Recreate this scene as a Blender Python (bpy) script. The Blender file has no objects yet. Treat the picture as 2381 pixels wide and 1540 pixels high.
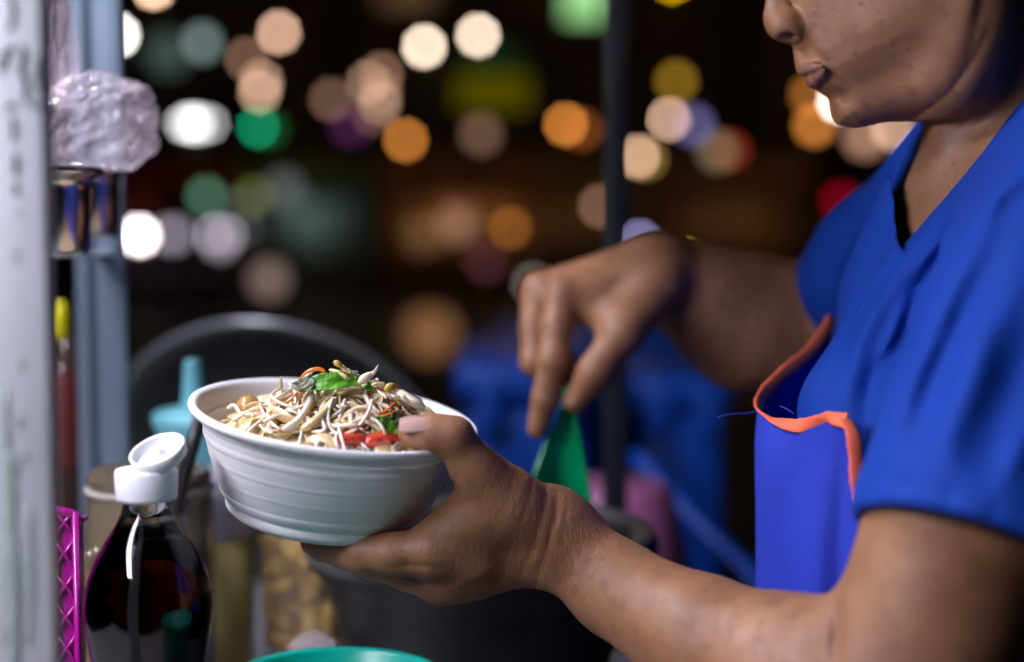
import bpy, bmesh, math, random, time
import numpy as np
from mathutils import Vector, Matrix

random.seed(7); np.random.seed(7)
scene = bpy.context.scene
COL = scene.collection

# ------------------------------------------------------------------ camera, sky, exposure
CAM_H, PITCH, FPX = 1.20, 4.0, 2380 / 36 * 50      # FPX: focal length in the units of a 2380 px wide frame
cam_data = bpy.data.cameras.new('camera'); cam = bpy.data.objects.new('camera', cam_data); COL.objects.link(cam)
cam.location = (0, 0, CAM_H); cam.rotation_euler = (math.radians(90 - PITCH), 0, 0)
cam_data.lens = 50; cam_data.sensor_width = 36; cam_data.clip_start = 0.02; cam_data.clip_end = 500
cam_data.dof.use_dof = True; cam_data.dof.focus_distance = 0.812
cam_data.dof.aperture_fstop = 1.8; cam_data.dof.aperture_blades = 9; cam_data.dof.aperture_rotation = 0.2
scene.camera = cam

world = bpy.data.worlds.new('World'); scene.world = world; world.use_nodes = True
wn = world.node_tree
sky = wn.nodes.new('ShaderNodeTexSky'); sky.sky_type = 'NISHITA'; sky.sun_disc = False
sky.sun_elevation = math.radians(-7); sky.sun_rotation = math.radians(200)
wn.links.new(sky.outputs[0], wn.nodes['Background'].inputs[0]); wn.nodes['Background'].inputs[1].default_value = 0.15
scene.view_settings.view_transform = 'Standard'; scene.view_settings.look = 'None'
scene.view_settings.exposure = 0.0; scene.view_settings.gamma = 1.0
scene.cycles.use_adaptive_sampling = False
scene.cycles.use_denoising = True
scene.cycles.max_bounces = 7; scene.cycles.transparent_max_bounces = 12
scene.cycles.sample_clamp_indirect = 4.0
scene.cycles.caustics_reflective = False; scene.cycles.caustics_refractive = False

LAMPS = [((-.50, .92, 1.70), 84.0), ((-.54, .30, 1.46), 90.0)]          # the stall's two tube lamps (built below): place and brightness

# ------------------------------------------------------------------ helpers
MC = Matrix.Translation((0, 0, CAM_H)) @ Matrix.Rotation(math.radians(90 - PITCH), 4, 'X')
MCN = np.array(MC)
def C(u, v, d):                       # place of a point seen at (u, v), d metres in front of the lens: metric x, y, depth
    return np.array([(u - 1190) / FPX * d, (770 - v) / FPX * d, d])
def to_world(p):                      # metric x, y, depth -> world
    p = np.atleast_2d(np.asarray(p, float)); q = np.c_[p[:, 0], p[:, 1], -p[:, 2]]
    return q @ MCN[:3, :3].T + MCN[:3, 3]
def W(u, v, d): return Vector(to_world(C(u, v, d))[0])
def mm(px, d): return px / FPX * d    # length of px at depth d, metres

def tag(o, label=None, cat=None, group=None, kind=None):
    if label: o['label'] = label
    if cat: o['category'] = cat
    if group: o['group'] = group
    if kind: o['kind'] = kind
    return o
def empty(name, loc=(0, 0, 0)):
    o = bpy.data.objects.new(name, None); COL.objects.link(o); o.location = loc; o.empty_display_size = .05
    return o
def world_of(o):
    return o.matrix_basis.copy() if o.parent is None else world_of(o.parent) @ o.matrix_parent_inverse @ o.matrix_basis
def link(name, me, mat=None, parent=None, smooth=True):
    o = bpy.data.objects.new(name, me); COL.objects.link(o)
    if mat and not me.materials: me.materials.append(mat)
    if parent is not None:
        o.parent = parent; o.matrix_parent_inverse = world_of(parent).inverted()
    if smooth: me.polygons.foreach_set('use_smooth', [True] * len(me.polygons))
    return o
def obj(name, verts, faces, mat=None, parent=None, smooth=True):
    me = bpy.data.meshes.new(name)
    me.from_pydata([tuple(map(float, v)) for v in verts], [], [tuple(int(i) for i in f) for f in faces]); me.update()
    return link(name, me, mat, parent, smooth)
def bm_obj(name, bm, mat=None, parent=None, smooth=False):
    me = bpy.data.meshes.new(name); bm.to_mesh(me); bm.free()
    return link(name, me, mat, parent, smooth)

def box(name, mat, parent, lo, hi, bevel=0.0, seg=2, M=None):
    bm = bmesh.new(); bmesh.ops.create_cube(bm, size=1)
    lo, hi = Vector(lo), Vector(hi)
    for v in bm.verts:
        v.co = Vector(((v.co.x + .5) * (hi.x - lo.x) + lo.x, (v.co.y + .5) * (hi.y - lo.y) + lo.y, (v.co.z + .5) * (hi.z - lo.z) + lo.z))
    if bevel: bmesh.ops.bevel(bm, geom=bm.edges[:], offset=bevel, segments=seg, affect='EDGES', profile=.5)
    if M is not None: bm.transform(M)
    return bm_obj(name, bm, mat, parent, smooth=bevel > 0)
def lathe_data(prof, segs=48, closed=False):
    n = len(prof); vs, fs = [], []
    for i in range(segs):
        a = 2 * math.pi * i / segs; c, s = math.cos(a), math.sin(a)
        for r, z in prof: vs.append((r * c, r * s, z))
    for i in range(segs):
        j = (i + 1) % segs
        for k in range(n if closed else n - 1):
            m = (k + 1) % n
            fs.append((i * n + k, j * n + k, j * n + m, i * n + m))
    return vs, fs
def lathe(name, prof, mat, parent, M, segs=48, closed=False):
    vs, fs = lathe_data(prof, segs, closed)
    bm = bmesh.new(); V = [bm.verts.new(v) for v in vs]
    for f in fs:
        try: bm.faces.new([V[i] for i in f])
        except ValueError: pass
    bmesh.ops.remove_doubles(bm, verts=bm.verts, dist=1e-6)
    bmesh.ops.recalc_face_normals(bm, faces=bm.faces)
    bm.transform(M)
    return bm_obj(name, bm, mat, parent, smooth=True)
def smoothpath(P, n):                 # Catmull-Rom
    P = [np.array(p, float) for p in P]; Q = [2 * P[0] - P[1]] + P + [2 * P[-1] - P[-2]]; out = []
    m = len(P) - 1
    for i in range(n + 1):
        t = i / n * m; k = min(int(t), m - 1); f = t - k
        a, b, c, d = Q[k:k + 4]
        out.append(.5 * (2 * b + (c - a) * f + (2 * a - 5 * b + 4 * c - d) * f * f + (3 * b - a - 3 * c + d) * f ** 3))
    return out
def tube_data(P, R, segs=8, flat=1.0, upv=None, caps=True):
    P = [Vector(p) for p in P]; n = len(P); vs, fs = [], []
    if not hasattr(R, '__len__'): R = [R] * n
    ref = Vector(upv) if upv is not None else Vector((0.3, 0.2, 1)).normalized()
    for i in range(n):
        t = (P[min(i + 1, n - 1)] - P[max(i - 1, 0)]).normalized()
        a = t.cross(ref)
        if a.length < 1e-4: a = t.cross(Vector((1, 0, 0)))
        a.normalize(); b = a.cross(t).normalized()
        if upv is None: ref = b
        for k in range(segs):
            w = 2 * math.pi * k / segs
            vs.append(P[i] + a * (R[i] * math.cos(w)) + b * (R[i] * flat * math.sin(w)))
    for i in range(n - 1):
        for k in range(segs):
            k2 = (k + 1) % segs
            fs.append((i * segs + k, (i + 1) * segs + k, (i + 1) * segs + k2, i * segs + k2))
    if caps:
        fs.append(tuple(range(segs))); fs.append(tuple((n - 1) * segs + k for k in reversed(range(segs))))
    return vs, fs
def tube(name, P, R, mat, parent=None, segs=8, flat=1.0, upv=None):
    return obj(name, *tube_data(P, R, segs, flat, upv), mat, parent)
def at(p, M=None): return Matrix.Translation(p) if M is None else Matrix.Translation(p) @ M

# ------------------------------------------------------------------ materials
def mat(name, col, rough=.5, var=.12, scale=30, bump=0, bscale=120, metal=0, **kw):
    m = bpy.data.materials.new(name); m.use_nodes = True; nt = m.node_tree; b = nt.nodes['Principled BSDF']
    tc = nt.nodes.new('ShaderNodeTexCoord'); nz = nt.nodes.new('ShaderNodeTexNoise')
    nz.inputs['Scale'].default_value = scale; nz.inputs['Detail'].default_value = 4
    nt.links.new(tc.outputs['Object'], nz.inputs['Vector'])
    mx = nt.nodes.new('ShaderNodeMix'); mx.data_type = 'RGBA'
    mx.inputs[6].default_value = (*[max(0, c * (1 - var)) for c in col], 1); mx.inputs[7].default_value = (*[min(1, c * (1 + var)) for c in col], 1)
    nt.links.new(nz.outputs[0], mx.inputs[0]); nt.links.new(mx.outputs[2], b.inputs['Base Color'])
    b.inputs['Roughness'].default_value = rough; b.inputs['Metallic'].default_value = metal
    if bump:
        n2 = nt.nodes.new('ShaderNodeTexNoise'); n2.inputs['Scale'].default_value = bscale; n2.inputs['Detail'].default_value = 5
        nt.links.new(tc.outputs['Object'], n2.inputs['Vector'])
        bp = nt.nodes.new('ShaderNodeBump'); bp.inputs['Strength'].default_value = bump; bp.inputs['Distance'].default_value = .002
        nt.links.new(n2.outputs[0], bp.inputs['Height']); nt.links.new(bp.outputs[0], b.inputs['Normal'])
    for k, v in kw.items(): b.inputs[k.replace('_', ' ')].default_value = v
    return m
def emit(name, col, strength, sample=False):
    m = bpy.data.materials.new(name); m.use_nodes = True; nt = m.node_tree
    nt.nodes.remove(nt.nodes['Principled BSDF']); e = nt.nodes.new('ShaderNodeEmission')
    e.inputs[0].default_value = (*col, 1); e.inputs[1].default_value = strength
    nt.links.new(e.outputs[0], nt.nodes['Material Output'].inputs[0])
    if not sample: m.cycles.emission_sampling = 'NONE'
    return m

M_asphalt = mat('asphalt', (.05, .05, .052), .85, .3, 8, .4, 60)
M_alu = mat('brushed_aluminium', (.60, .62, .65), .45, .24, 7, .15, 40, metal=.1)
M_steel = mat('stainless_steel', (.62, .57, .50), .22, .05, 20, .04, 60, metal=1.0)
M_paintgrey = mat('grey_paint', (.15, .20, .26), .45, .18, 12, .1, 60, metal=.3)
M_dark = mat('dark_paint', (.012, .015, .022), .4, .2, 20)
M_foam = mat('foam', (.92, .92, .93), .42, .015, 60, .12, 900)
M_foam.node_tree.nodes['Principled BSDF'].inputs['Subsurface Weight'].default_value = .5
M_foam.node_tree.nodes['Principled BSDF'].inputs['Subsurface Radius'].default_value = (.006, .006, .006)
M_clay = mat('dark_clay', (.016, .016, .015), .36, .35, 25, .3, 90)
M_clay_in = mat('wet_clay_inside', (.17, .14, .09), .42, .35, 30, .3, 90)
M_green = mat('green_plastic', (.0, .30, .10), .16, .05, 20, Coat_Weight=.5)
M_teal = mat('teal_plastic', (.22, .62, .70), .35, .05, 20)
M_teal2 = mat('sea_green_plastic', (.0, .36, .27), .3, .05, 20)
M_white = mat('white_plastic', (.82, .82, .86), .3, .03, 20)
M_black = mat('black_plastic', (.015, .015, .016), .35, .1, 20)
M_blue = mat('blue_plastic', (.006, .085, .55), .4, .1, 10)
M_pink = mat('pink_plastic', (.34, .11, .25), .4, .06, 10)
M_yellow = mat('yellow_plastic', (.62, .55, .0), .35, .05, 20)
M_red = mat('red_label', (.07, .006, .005), .4, .2, 20)
M_orange = mat('orange_binding', (.95, .17, .07), .7, .06, 200, .2, 900)
M_wood = mat('counter_sheet_steel', (.36, .36, .38), .4, .15, 6, metal=.2)
M_roof = mat('canvas_roof', (.12, .12, .14), .8, .1, 6)

def glassy(name, col, rough=.04, ior=1.45, trans=1.0):
    m = mat(name, col, rough, .02, 10); b = m.node_tree.nodes['Principled BSDF']
    b.inputs['Transmission Weight'].default_value = trans; b.inputs['IOR'].default_value = ior
    return m
M_glass = glassy('clear_glass', (.93, .95, .95), .02)
M_sauce = glassy('soy_brown_liquid', (.07, .008, .003), .03, 1.36, .6)
M_jar = mat('cloudy_jar', (.42, .32, .20), .12, .25, 18, Coat_Weight=.4, Transmission_Weight=.65)
def film(name, col, alpha, rough, bump=0, bscale=30):
    m = mat(name, col, rough, .08, 20, bump, bscale); nt = m.node_tree; b = nt.nodes['Principled BSDF']
    b.inputs['Alpha'].default_value = alpha
    return m
M_bag = film('clear_plastic_film', (.95, .80, .87), .24, .09, .0, 60)
M_bag.node_tree.nodes['Principled BSDF'].inputs['Specular IOR Level'].default_value = .9

# cloth: twill
def cloth(name, col, twill=900.0):
    m = mat(name, col, .75, .10, 18); nt = m.node_tree; b = nt.nodes['Principled BSDF']
    b.inputs['Specular IOR Level'].default_value = .18; b.inputs['Sheen Weight'].default_value = .05; b.inputs['Sheen Roughness'].default_value = .4
    b.inputs['Sheen Tint'].default_value = (.35, .35, 1, 1)
    tc = nt.nodes.new('ShaderNodeTexCoord'); wv = nt.nodes.new('ShaderNodeTexWave'); wv.bands_direction = 'DIAGONAL'
    wv.inputs['Scale'].default_value = twill / 2.2; wv.inputs['Distortion'].default_value = .6
    nz = nt.nodes.new('ShaderNodeTexNoise'); nz.inputs['Scale'].default_value = 70; nz.inputs['Detail'].default_value = 3
    nt.links.new(tc.outputs['Object'], wv.inputs['Vector']); nt.links.new(tc.outputs['Object'], nz.inputs['Vector'])
    b1 = nt.nodes.new('ShaderNodeBump'); b1.inputs['Strength'].default_value = .10; b1.inputs['Distance'].default_value = .0004
    b2 = nt.nodes.new('ShaderNodeBump'); b2.inputs['Strength'].default_value = .35; b2.inputs['Distance'].default_value = .002
    nt.links.new(wv.outputs[1], b1.inputs['Height']); nt.links.new(nz.outputs[0], b2.inputs['Height'])
    nt.links.new(b2.outputs[0], b1.inputs['Normal']); nt.links.new(b1.outputs[0], b.inputs['Normal'])
    return m
M_shirt = cloth('blue_shirt_cotton', (.004, .042, .31))
M_apron = cloth('blue_apron_twill', (.022, .042, .40), 700)

# ------------------------------------------------------------------ implicit-surface sculpting
def smin(a, b, k):
    h = np.clip(.5 + .5 * (b - a) / k, 0, 1); return b + (a - b) * h - k * h * (1 - h)
class Sculpt:
    def __init__(s, lo, hi, h):
        s.h = h; s.lo = np.array(lo, float); s.n = np.ceil((np.array(hi) - s.lo) / h).astype(int) + 1
        s.F = np.full(s.n, .06, np.float32)
    def block(s, lo, hi):
        i0 = np.clip(np.floor((np.array(lo) - s.lo) / s.h).astype(int), 0, s.n); i1 = np.clip(np.ceil((np.array(hi) - s.lo) / s.h).astype(int) + 1, 0, s.n)
        if (i1 - i0 < 1).any(): return None
        sl = tuple(slice(a, b) for a, b in zip(i0, i1))
        ax = [(np.arange(a, b) * s.h + o).astype(np.float32) for a, b, o in zip(i0, i1, s.lo)]
        return sl, np.meshgrid(*ax, indexing='ij', sparse=True)
    def put(s, fn, lo, hi, k=.006, op='add'):
        m = .022 + k; r = s.block(np.array(lo) - m, np.array(hi) + m)
        if r is None: return
        sl, (X, Y, Z) = r; d = fn(X, Y, Z); f = s.F[sl]
        if op == 'add': s.F[sl] = smin(f, d, k)
        elif op == 'cut': s.F[sl] = -smin(-f, d, k)
    def cone(s, a, b, ra, rb, k=.006, op='add', squash=None):
        a, b = np.array(a, float), np.array(b, float); rm = max(ra, rb)
        if squash is not None: rm = rm * max(1, squash[1])
        s.put(lambda X, Y, Z: round_cone(X, Y, Z, a, b, ra, rb, squash), np.minimum(a, b) - rm, np.maximum(a, b) + rm, k, op)
    def chain(s, pts, k=.006, op='add'):          # pts: (u, v, d, r_mm)
        for p, q in zip(pts, pts[1:]): s.cone(C(*p[:3]), C(*q[:3]), p[3] / 1000, q[3] / 1000, k, op)
    def ell(s, c, rad, R=None, k=.006, op='add'):
        c = np.array(c, float); rad = np.array(rad, float); R = np.eye(3) if R is None else np.array(R)
        def fn(X, Y, Z):
            x, y, z = X - c[0], Y - c[1], Z - c[2]
            q = [(R[i, 0] * x + R[i, 1] * y + R[i, 2] * z) for i in range(3)]
            k0 = np.sqrt(sum((q[i] / rad[i]) ** 2 for i in range(3))) + 1e-6
            k1 = np.sqrt(sum((q[i] / rad[i] ** 2) ** 2 for i in range(3))) + 1e-6
            return k0 * (k0 - 1) / k1
        m = rad.max(); s.put(fn, c - m, c + m, k, op)
    def folds(s, lines, near=.009):
        idx = np.argwhere(np.abs(s.F) < near); P = idx * s.h + s.lo
        U = P[:, 0] / P[:, 2] * FPX + 1190; V = 770 - P[:, 1] / P[:, 2] * FPX; D = P[:, 2]; add = np.zeros(len(P))
        for pl, wpx, amp, d0, d1 in lines:
            best = np.full(len(P), 1e9); tt = np.zeros(len(P)); n = len(pl) - 1
            for i in range(n):
                ax, ay = pl[i]; bx, by = pl[i + 1]; L = (bx - ax) ** 2 + (by - ay) ** 2
                t = np.clip(((U - ax) * (bx - ax) + (V - ay) * (by - ay)) / L, 0, 1)
                q = np.hypot(U - ax - t * (bx - ax), V - ay - t * (by - ay)); b = q < best
                best = np.where(b, q, best); tt = np.where(b, (i + t) / n, tt)
            fade = np.sin(np.pi * np.clip(tt * .94 + .03, 0, 1)) ** .8
            add += np.where((D > d0) & (D < d1), amp / 1000 * fade * np.exp(-(best / wpx) ** 2), 0)
        s.F[tuple(idx.T)] += np.clip(add, -.008, .009).astype(np.float32)
    def noise(s, amp, freq, seed=1, near=.01):
        rng = np.random.RandomState(seed); idx = np.argwhere(np.abs(s.F) < near); P = idx * s.h + s.lo; a = np.zeros(len(P))
        for i in range(7):
            w = rng.normal(size=3); w *= freq * (0.6 + .9 * rng.rand()) / np.linalg.norm(w); a += np.sin(P @ w * 6.283 + rng.rand() * 6.28)
        s.F[tuple(idx.T)] += (a * amp / 3).astype(np.float32)
    def mesh(s, smooth=2):
        F = s.F
        for ax in range(3):
            sl = [slice(None)] * 3
            for e in (0, -1): sl[ax] = e; F[tuple(sl)] = np.maximum(F[tuple(sl)], s.h)
        I = F < 0; nx, ny, nz = F.shape
        cnt = np.zeros((nx - 1, ny - 1, nz - 1), np.uint8)
        for a in (0, 1):
            for b in (0, 1):
                for c in (0, 1): cnt += I[a:nx - 1 + a, b:ny - 1 + b, c:nz - 1 + c]
        idx = np.argwhere((cnt > 0) & (cnt < 8)); gid = np.full(cnt.shape, -1, np.int32); gid[tuple(idx.T)] = np.arange(len(idx))
        cor = [(a, b, c) for a in (0, 1) for b in (0, 1) for c in (0, 1)]
        val = {c: F[idx[:, 0] + c[0], idx[:, 1] + c[1], idx[:, 2] + c[2]] for c in cor}
        acc = np.zeros((len(idx), 3)); num = np.zeros(len(idx))
        for p in cor:
            for ax in range(3):
                if p[ax] == 0:
                    q = list(p); q[ax] = 1; va, vb = val[p], val[tuple(q)]; m = (va < 0) != (vb < 0)
                    t = np.where(m, va / np.where(m, va - vb, 1), 0); pt = np.tile(np.array(p, float), (len(idx), 1)); pt[:, ax] += t
                    acc += pt * m[:, None]; num += m
        Vt = (idx + acc / num[:, None]) * s.h + s.lo; Q = []
        for ax in range(3):
            o1, o2 = [(1, 2), (2, 0), (0, 1)][ax]
            sa = [slice(None)] * 3; sb = [slice(None)] * 3; sa[ax] = slice(0, -1); sb[ax] = slice(1, None)
            A, B = I[tuple(sa)], I[tuple(sb)]; e = np.argwhere(A != B)
            ok = (e[:, o1] > 0) & (e[:, o2] > 0) & (e[:, o1] < F.shape[o1] - 1) & (e[:, o2] < F.shape[o2] - 1); e = e[ok]
            def g(d1, d2):
                f = e.copy(); f[:, o1] -= d1; f[:, o2] -= d2; return gid[tuple(f.T)]
            q = np.c_[g(1, 1), g(0, 1), g(0, 0), g(1, 0)]; fl = A[tuple(e.T)]
            q[~fl] = q[~fl][:, ::-1]; Q.append(q)
        Q = np.concatenate(Q)
        E = np.concatenate([Q[:, [0, 1]], Q[:, [1, 2]], Q[:, [2, 3]], Q[:, [3, 0]]])
        for _ in range(smooth):
            S = np.zeros_like(Vt); N = np.zeros(len(Vt))
            for c in range(3): S[:, c] = np.bincount(E[:, 0], Vt[E[:, 1], c], len(Vt)) + np.bincount(E[:, 1], Vt[E[:, 0], c], len(Vt))
            N = np.bincount(E[:, 0], minlength=len(Vt)) + np.bincount(E[:, 1], minlength=len(Vt))
            Vt = .4 * Vt + .6 * S / np.maximum(N, 1)[:, None]
        return Vt, Q[:, ::-1]
def round_cone(X, Y, Z, a, b, r1, r2, squash=None):
    x, y, z = X - a[0], Y - a[1], Z - a[2]; ba = b - a; sc = 1.0
    if squash is not None:            # (axis, factor): thickness along axis times factor
        axv, f = np.array(squash[0], float), squash[1]; axv = axv / np.linalg.norm(axv)
        dd = (x * axv[0] + y * axv[1] + z * axv[2]) * (1 / f - 1); x, y, z = x + dd * axv[0], y + dd * axv[1], z + dd * axv[2]
        ba = ba + axv * (ba @ axv) * (1 / f - 1); sc = min(1, f)
    l2 = ba @ ba; rr = r1 - r2; a2 = max(l2 - rr * rr, 1e-12); il2 = 1 / l2
    yy = x * ba[0] + y * ba[1] + z * ba[2]; zz = yy - l2
    x2 = (x * x + y * y + z * z) * l2 * l2 - yy * yy * l2; x2 = np.maximum(x2, 0)
    y2 = yy * yy * l2; z2 = zz * zz * l2; kk = np.sign(rr) * rr * rr * x2
    c1 = np.sign(zz) * a2 * z2 > kk; c2 = np.sign(yy) * a2 * y2 < kk
    d1 = np.sqrt(x2 + z2) * il2 - r2; d2 = np.sqrt(x2 + y2) * il2 - r1; d3 = (np.sqrt(x2 * a2 * il2) + yy * rr) * il2 - r1
    return (np.where(c1, d1, np.where(c2, d2, d3)) * sc).astype(np.float32)
def raw_mesh(name, V, Q):
    me = bpy.data.meshes.new(name); V = to_world(V)
    a, b, c = V[Q[:, 0]], V[Q[:, 1]], V[Q[:, 2]]
    if np.einsum('ij,ij->i', np.cross(b - a, c - a), a - V.mean(0)).sum() < 0: Q = Q[:, ::-1]
    me.vertices.add(len(V)); me.vertices.foreach_set('co', V.astype(np.float32).ravel())
    me.loops.add(len(Q) * 4); me.loops.foreach_set('vertex_index', Q.astype(np.int32).ravel())
    me.polygons.add(len(Q)); me.polygons.foreach_set('loop_start', np.arange(0, len(Q) * 4, 4, dtype=np.int32))
    me.update(calc_edges=True); me.validate()
    return me

# ------------------------------------------------------------------ setting: ground, stall
g = obj('ground', [(-150, -20, 0), (150, -20, 0), (150, 300, 0), (-150, 300, 0)], [(0, 1, 2, 3)], M_asphalt, smooth=False); tag(g, kind='structure')

COUNTER_Z = 0.84
cart = empty('market_cart', (-.1, .9, 0)); tag(cart, 'sheet steel counter of the food cart under the jars and mortar', 'cart')
box('counter_top', M_wood, cart, (-.62, .42, COUNTER_Z - .03), (.115, 1.45, COUNTER_Z), .004)
for x, y in ((-.58, .47), (.07, .47), (-.58, 1.40), (.07, 1.40)): box('leg', M_paintgrey, cart, (x - .018, y - .018, 0), (x + .018, y + .018, COUNTER_Z - .03))
box('side_panel', M_alu, cart, (-.56, .455, .30), (.05, .461, COUNTER_Z - .031))
box('lower_shelf', M_wood, cart, (-.56, .47, .22), (.05, 1.40, .24))

# front post: flat aluminium bar with pen marks, close on the left
def vpost(name, u0, u1, vref, d, depth, m, parent=None, top=2.25, z0=COUNTER_Z):
    a, b = W(u0, vref, d), W(u1, vref, d)
    return box(name, m, parent, (a.x, a.y, z0), (b.x, a.y + depth, top), .0015)
fp = vpost('front_post', -110, 112, 770, .62, .012, M_alu); tag(fp, 'pale scuffed aluminium post at the left edge with black pen scribbles', 'post')
fx0, fy0 = W(-110, 770, .62).x, W(0, 770, .62).y
M_ink = mat('black_marker_ink', (.03, .035, .03), .6, .3, 300)
M_grime = mat('grey_grime', (.30, .35, .32), .7, .4, 200)
def ink(pts, w, m=M_ink):
    P = []
    for (u, v) in pts:
        q = W(u, v, .62); o = Vector((0, 0, CAM_H)); t = (fy0 - .0007 - o.y) / (q.y - o.y); P.append(o + (q - o) * t)
    P = smoothpath([tuple(p) for p in P], 14)
    rs = [w * (.5 + .5 * math.sin(math.pi * (i + .7) / 15.4)) for i in range(15)]
    return tube('ink_mark', P, rs, m, fp, 6, .12, upv=(0, -1, 0))
for pts, w in [([(20, -20), (28, 10), (30, 40), (20, 75)], .0011), ([(2, 170), (8, 140), (18, 118), (30, 112)], .0016), ([(46, 105), (56, 125), (48, 160), (62, 200), (58, 235)], .0014),
               ([(95, 118), (88, 160), (92, 200), (98, 228)], .0014), ([(62, 240), (85, 248), (100, 240)], .001), ([(12, 255), (25, 245), (38, 250)], .001),
               ([(28, 270), (32, 300), (30, 330)], .001), ([(35, 355), (36, 390), (34, 410)], .0012), ([(35, 425), (37, 440), (38, 455)], .001)]: ink(pts, w)
for v in (492, 580, 588, 700, 832, 968, 1052, 1070, 1150, 1290, 1310, 1420, 1460):
    u = 42 + random.uniform(-16, 14) + v * .01; l = random.uniform(4, 40)
    ink([(u, v), (u + 2, v + l / 2), (u + 1, v + l)], random.uniform(.0006, .0014), M_grime)
for u, v0, v1, w in ((22, 1050, 1380, .0022), (30, 1230, 1600, .0030), (12, 900, 1500, .0016), (66, 1180, 1500, .0016)): ink([(u, v0), (u + 3, (v0 + v1) / 2), (u + 2, v1)], w, M_grime)
tube('edge_strip', [W(113, -60, .628), W(122, 770, .628), W(132, 1700, .628)], .0012, mat('rusty_edge', (.20, .10, .05), .7, .5, 60), fp)

rp = empty('rear_post', W(240, 1500, 1.12)); tag(rp, 'blue-grey painted channel post behind the plastic bag', 'post')
def rpbox(nm, u0, u1, d, dep): 
    a, b = W(u0, 770, d), W(u1, 770, d); box(nm, M_paintgrey, rp, (a.x, a.y, COUNTER_Z + .001), (b.x, a.y + dep, 2.25), .002)
rpbox('front_flange', 222, 294, 1.10, .006); rpbox('web', 212, 220, 1.107, .04); rpbox('rear_flange', 176, 211, 1.12, .006)

dp = vpost('dark_pole', 1406, 1462, 400, 1.20, .022, M_dark, None, 2.25, COUNTER_Z + .001); tag(dp, 'dark upright pole standing behind the hand with the green scoop', 'pole')

# stall roof and its fluorescent lamp (above the picture; its reflection shows in the bottle)
roof = box('stall_roof', M_roof, None, (-1.3, -.6, 2.252), (1.2, 2.0, 2.27)); tag(roof, 'dark canvas roof over the stall', 'roof')
def tube_lamp(LAMP, E, label):
    lamp = empty('fluorescent_lamp', LAMP); tag(lamp, label, 'lamp', 'tube lamps under the stall roof')
    box('housing', M_white, lamp, (LAMP[0] - .06, LAMP[1] - .34, LAMP[2] + .03), (LAMP[0] + .06, LAMP[1] + .34, LAMP[2] + .06), .004)
    M_tube = emit('tube_light', (.86, .85, 1.0), E, True)
    for sx in (-1, 1):
        x = LAMP[0] + sx * .03
        tube('tube', [(x, LAMP[1] - .30, LAMP[2]), (x, LAMP[1] + .30, LAMP[2])], .013, M_tube, lamp, 12)
        for e in (-1, 1): box('end_cap', M_white, lamp, (x - .014, LAMP[1] + e * .315 - .012, LAMP[2] - .014), (x + .014, LAMP[1] + e * .315 + .012, LAMP[2] + .031))
    for e in (-.3, .3): tube('hanger', [(LAMP[0], LAMP[1] + e, LAMP[2] + .06), (LAMP[0], LAMP[1] + e, 2.253)], .002, M_steel, lamp)
tube_lamp(*LAMPS[0], 'twin tube lamp hanging over the jars at the left'); tube_lamp(*LAMPS[1], 'weaker twin tube lamp hanging over the front of the cart')

rail = empty('shade_rail', (-.15, 1.1, 1.445)); tag(rail, 'unseen flat hanging rail added to shade the far forearm', 'rail')  # out-of-view bar added to throw shade on the far forearm
box('bar', M_paintgrey, rail, (-.16, .84, 1.401), (-.14, 1.22, 1.495), .002)
for y in (.90, 1.16): tube('hanger', [(-.15, y, 1.495), (-.15, y, 2.253)], .003, M_steel, rail)
# ------------------------------------------------------------------ the person
DM = .854                                        # depth of the middle of the face
def lerp_tab(x, xs, ys): return np.interp(x, xs, ys)

# ---- head, neck, upper torso
def torso(S, off, k=.02, up_off=0.0):
    """chest and back as flattened round cones; off = metres added all round (for the shirt)"""
    ax = (1, 0, 0)
    S.cone(C(2520, 560, .885), C(2400, 1050, .88), .125 + off, .135 + off, k, squash=(ax, .72))
    S.cone(C(2400, 1050, .88), C(2400, 1700, .88), .135 + off, .125 + off, k, squash=(ax, .78))
    S.cone(C(2385, 520, .875), C(2300, 760, .88), .0775 + up_off, .085 + off, k)      # upper chest
    for d in (.828, .932): S.cone(C(2245, 640, d), C(2105, 985, d), .034 + off, .050 + off, k)

H = Sculpt((.14, -.06, .73), (.43, .35, 1.02), .0014)
pt = lambda u, v: C(u, v, DM)[:2]
cb, sb_ = math.cos(math.radians(22)), math.sin(math.radians(22))
bd = np.array([cb, sb_]); dn = np.array([sb_, -cb])            # head backwards, head downwards (x, y)
front = [(1800, -420), (1772, -330), (1768, -240), (1796, -140), (1816, -40), (1838, 40), (1852, 102), (1860, 150), (1876, 190), (1908, 214), (1938, 232), (1954, 250), (1964, 268)]
fa = np.array([[pt(*p) @ dn, pt(*p) @ bd] for p in front]); fa = fa[np.argsort(fa[:, 0])]
jaw = [(1958, 262), (1984, 285), (2010, 291), (2037, 288), (2060, 282), (2095, 281), (2120, 277), (2146, 258), (2172, 214), (2186, 150), (2200, 80), (2240, -60), (2290, -160), (2400, -200)]
ja = np.array([[pt(*p) @ bd, pt(*p) @ dn] for p in jaw]); ja = ja[np.argsort(ja[:, 0])]
TE = np.linspace(0, 200, 801); TW = np.interp(TE, [0, 1, 3, 6, 11, 18, 28, 42, 60, 85, 120, 170, 195], [0, 6.5, 13.5, 20, 27.5, 34.5, 42, 50, 58, 64, 68, 66, 40])
for _ in range(60): TW[24:-1] = (TW[23:-2] + TW[24:-1] + TW[25:]) / 3
for _ in range(60):
    K_ = TW.copy(); TW[30:-12] = np.mean([K_[30 + q:len(K_) - 12 + q] for q in range(-10, 11, 5)], axis=0)
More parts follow.
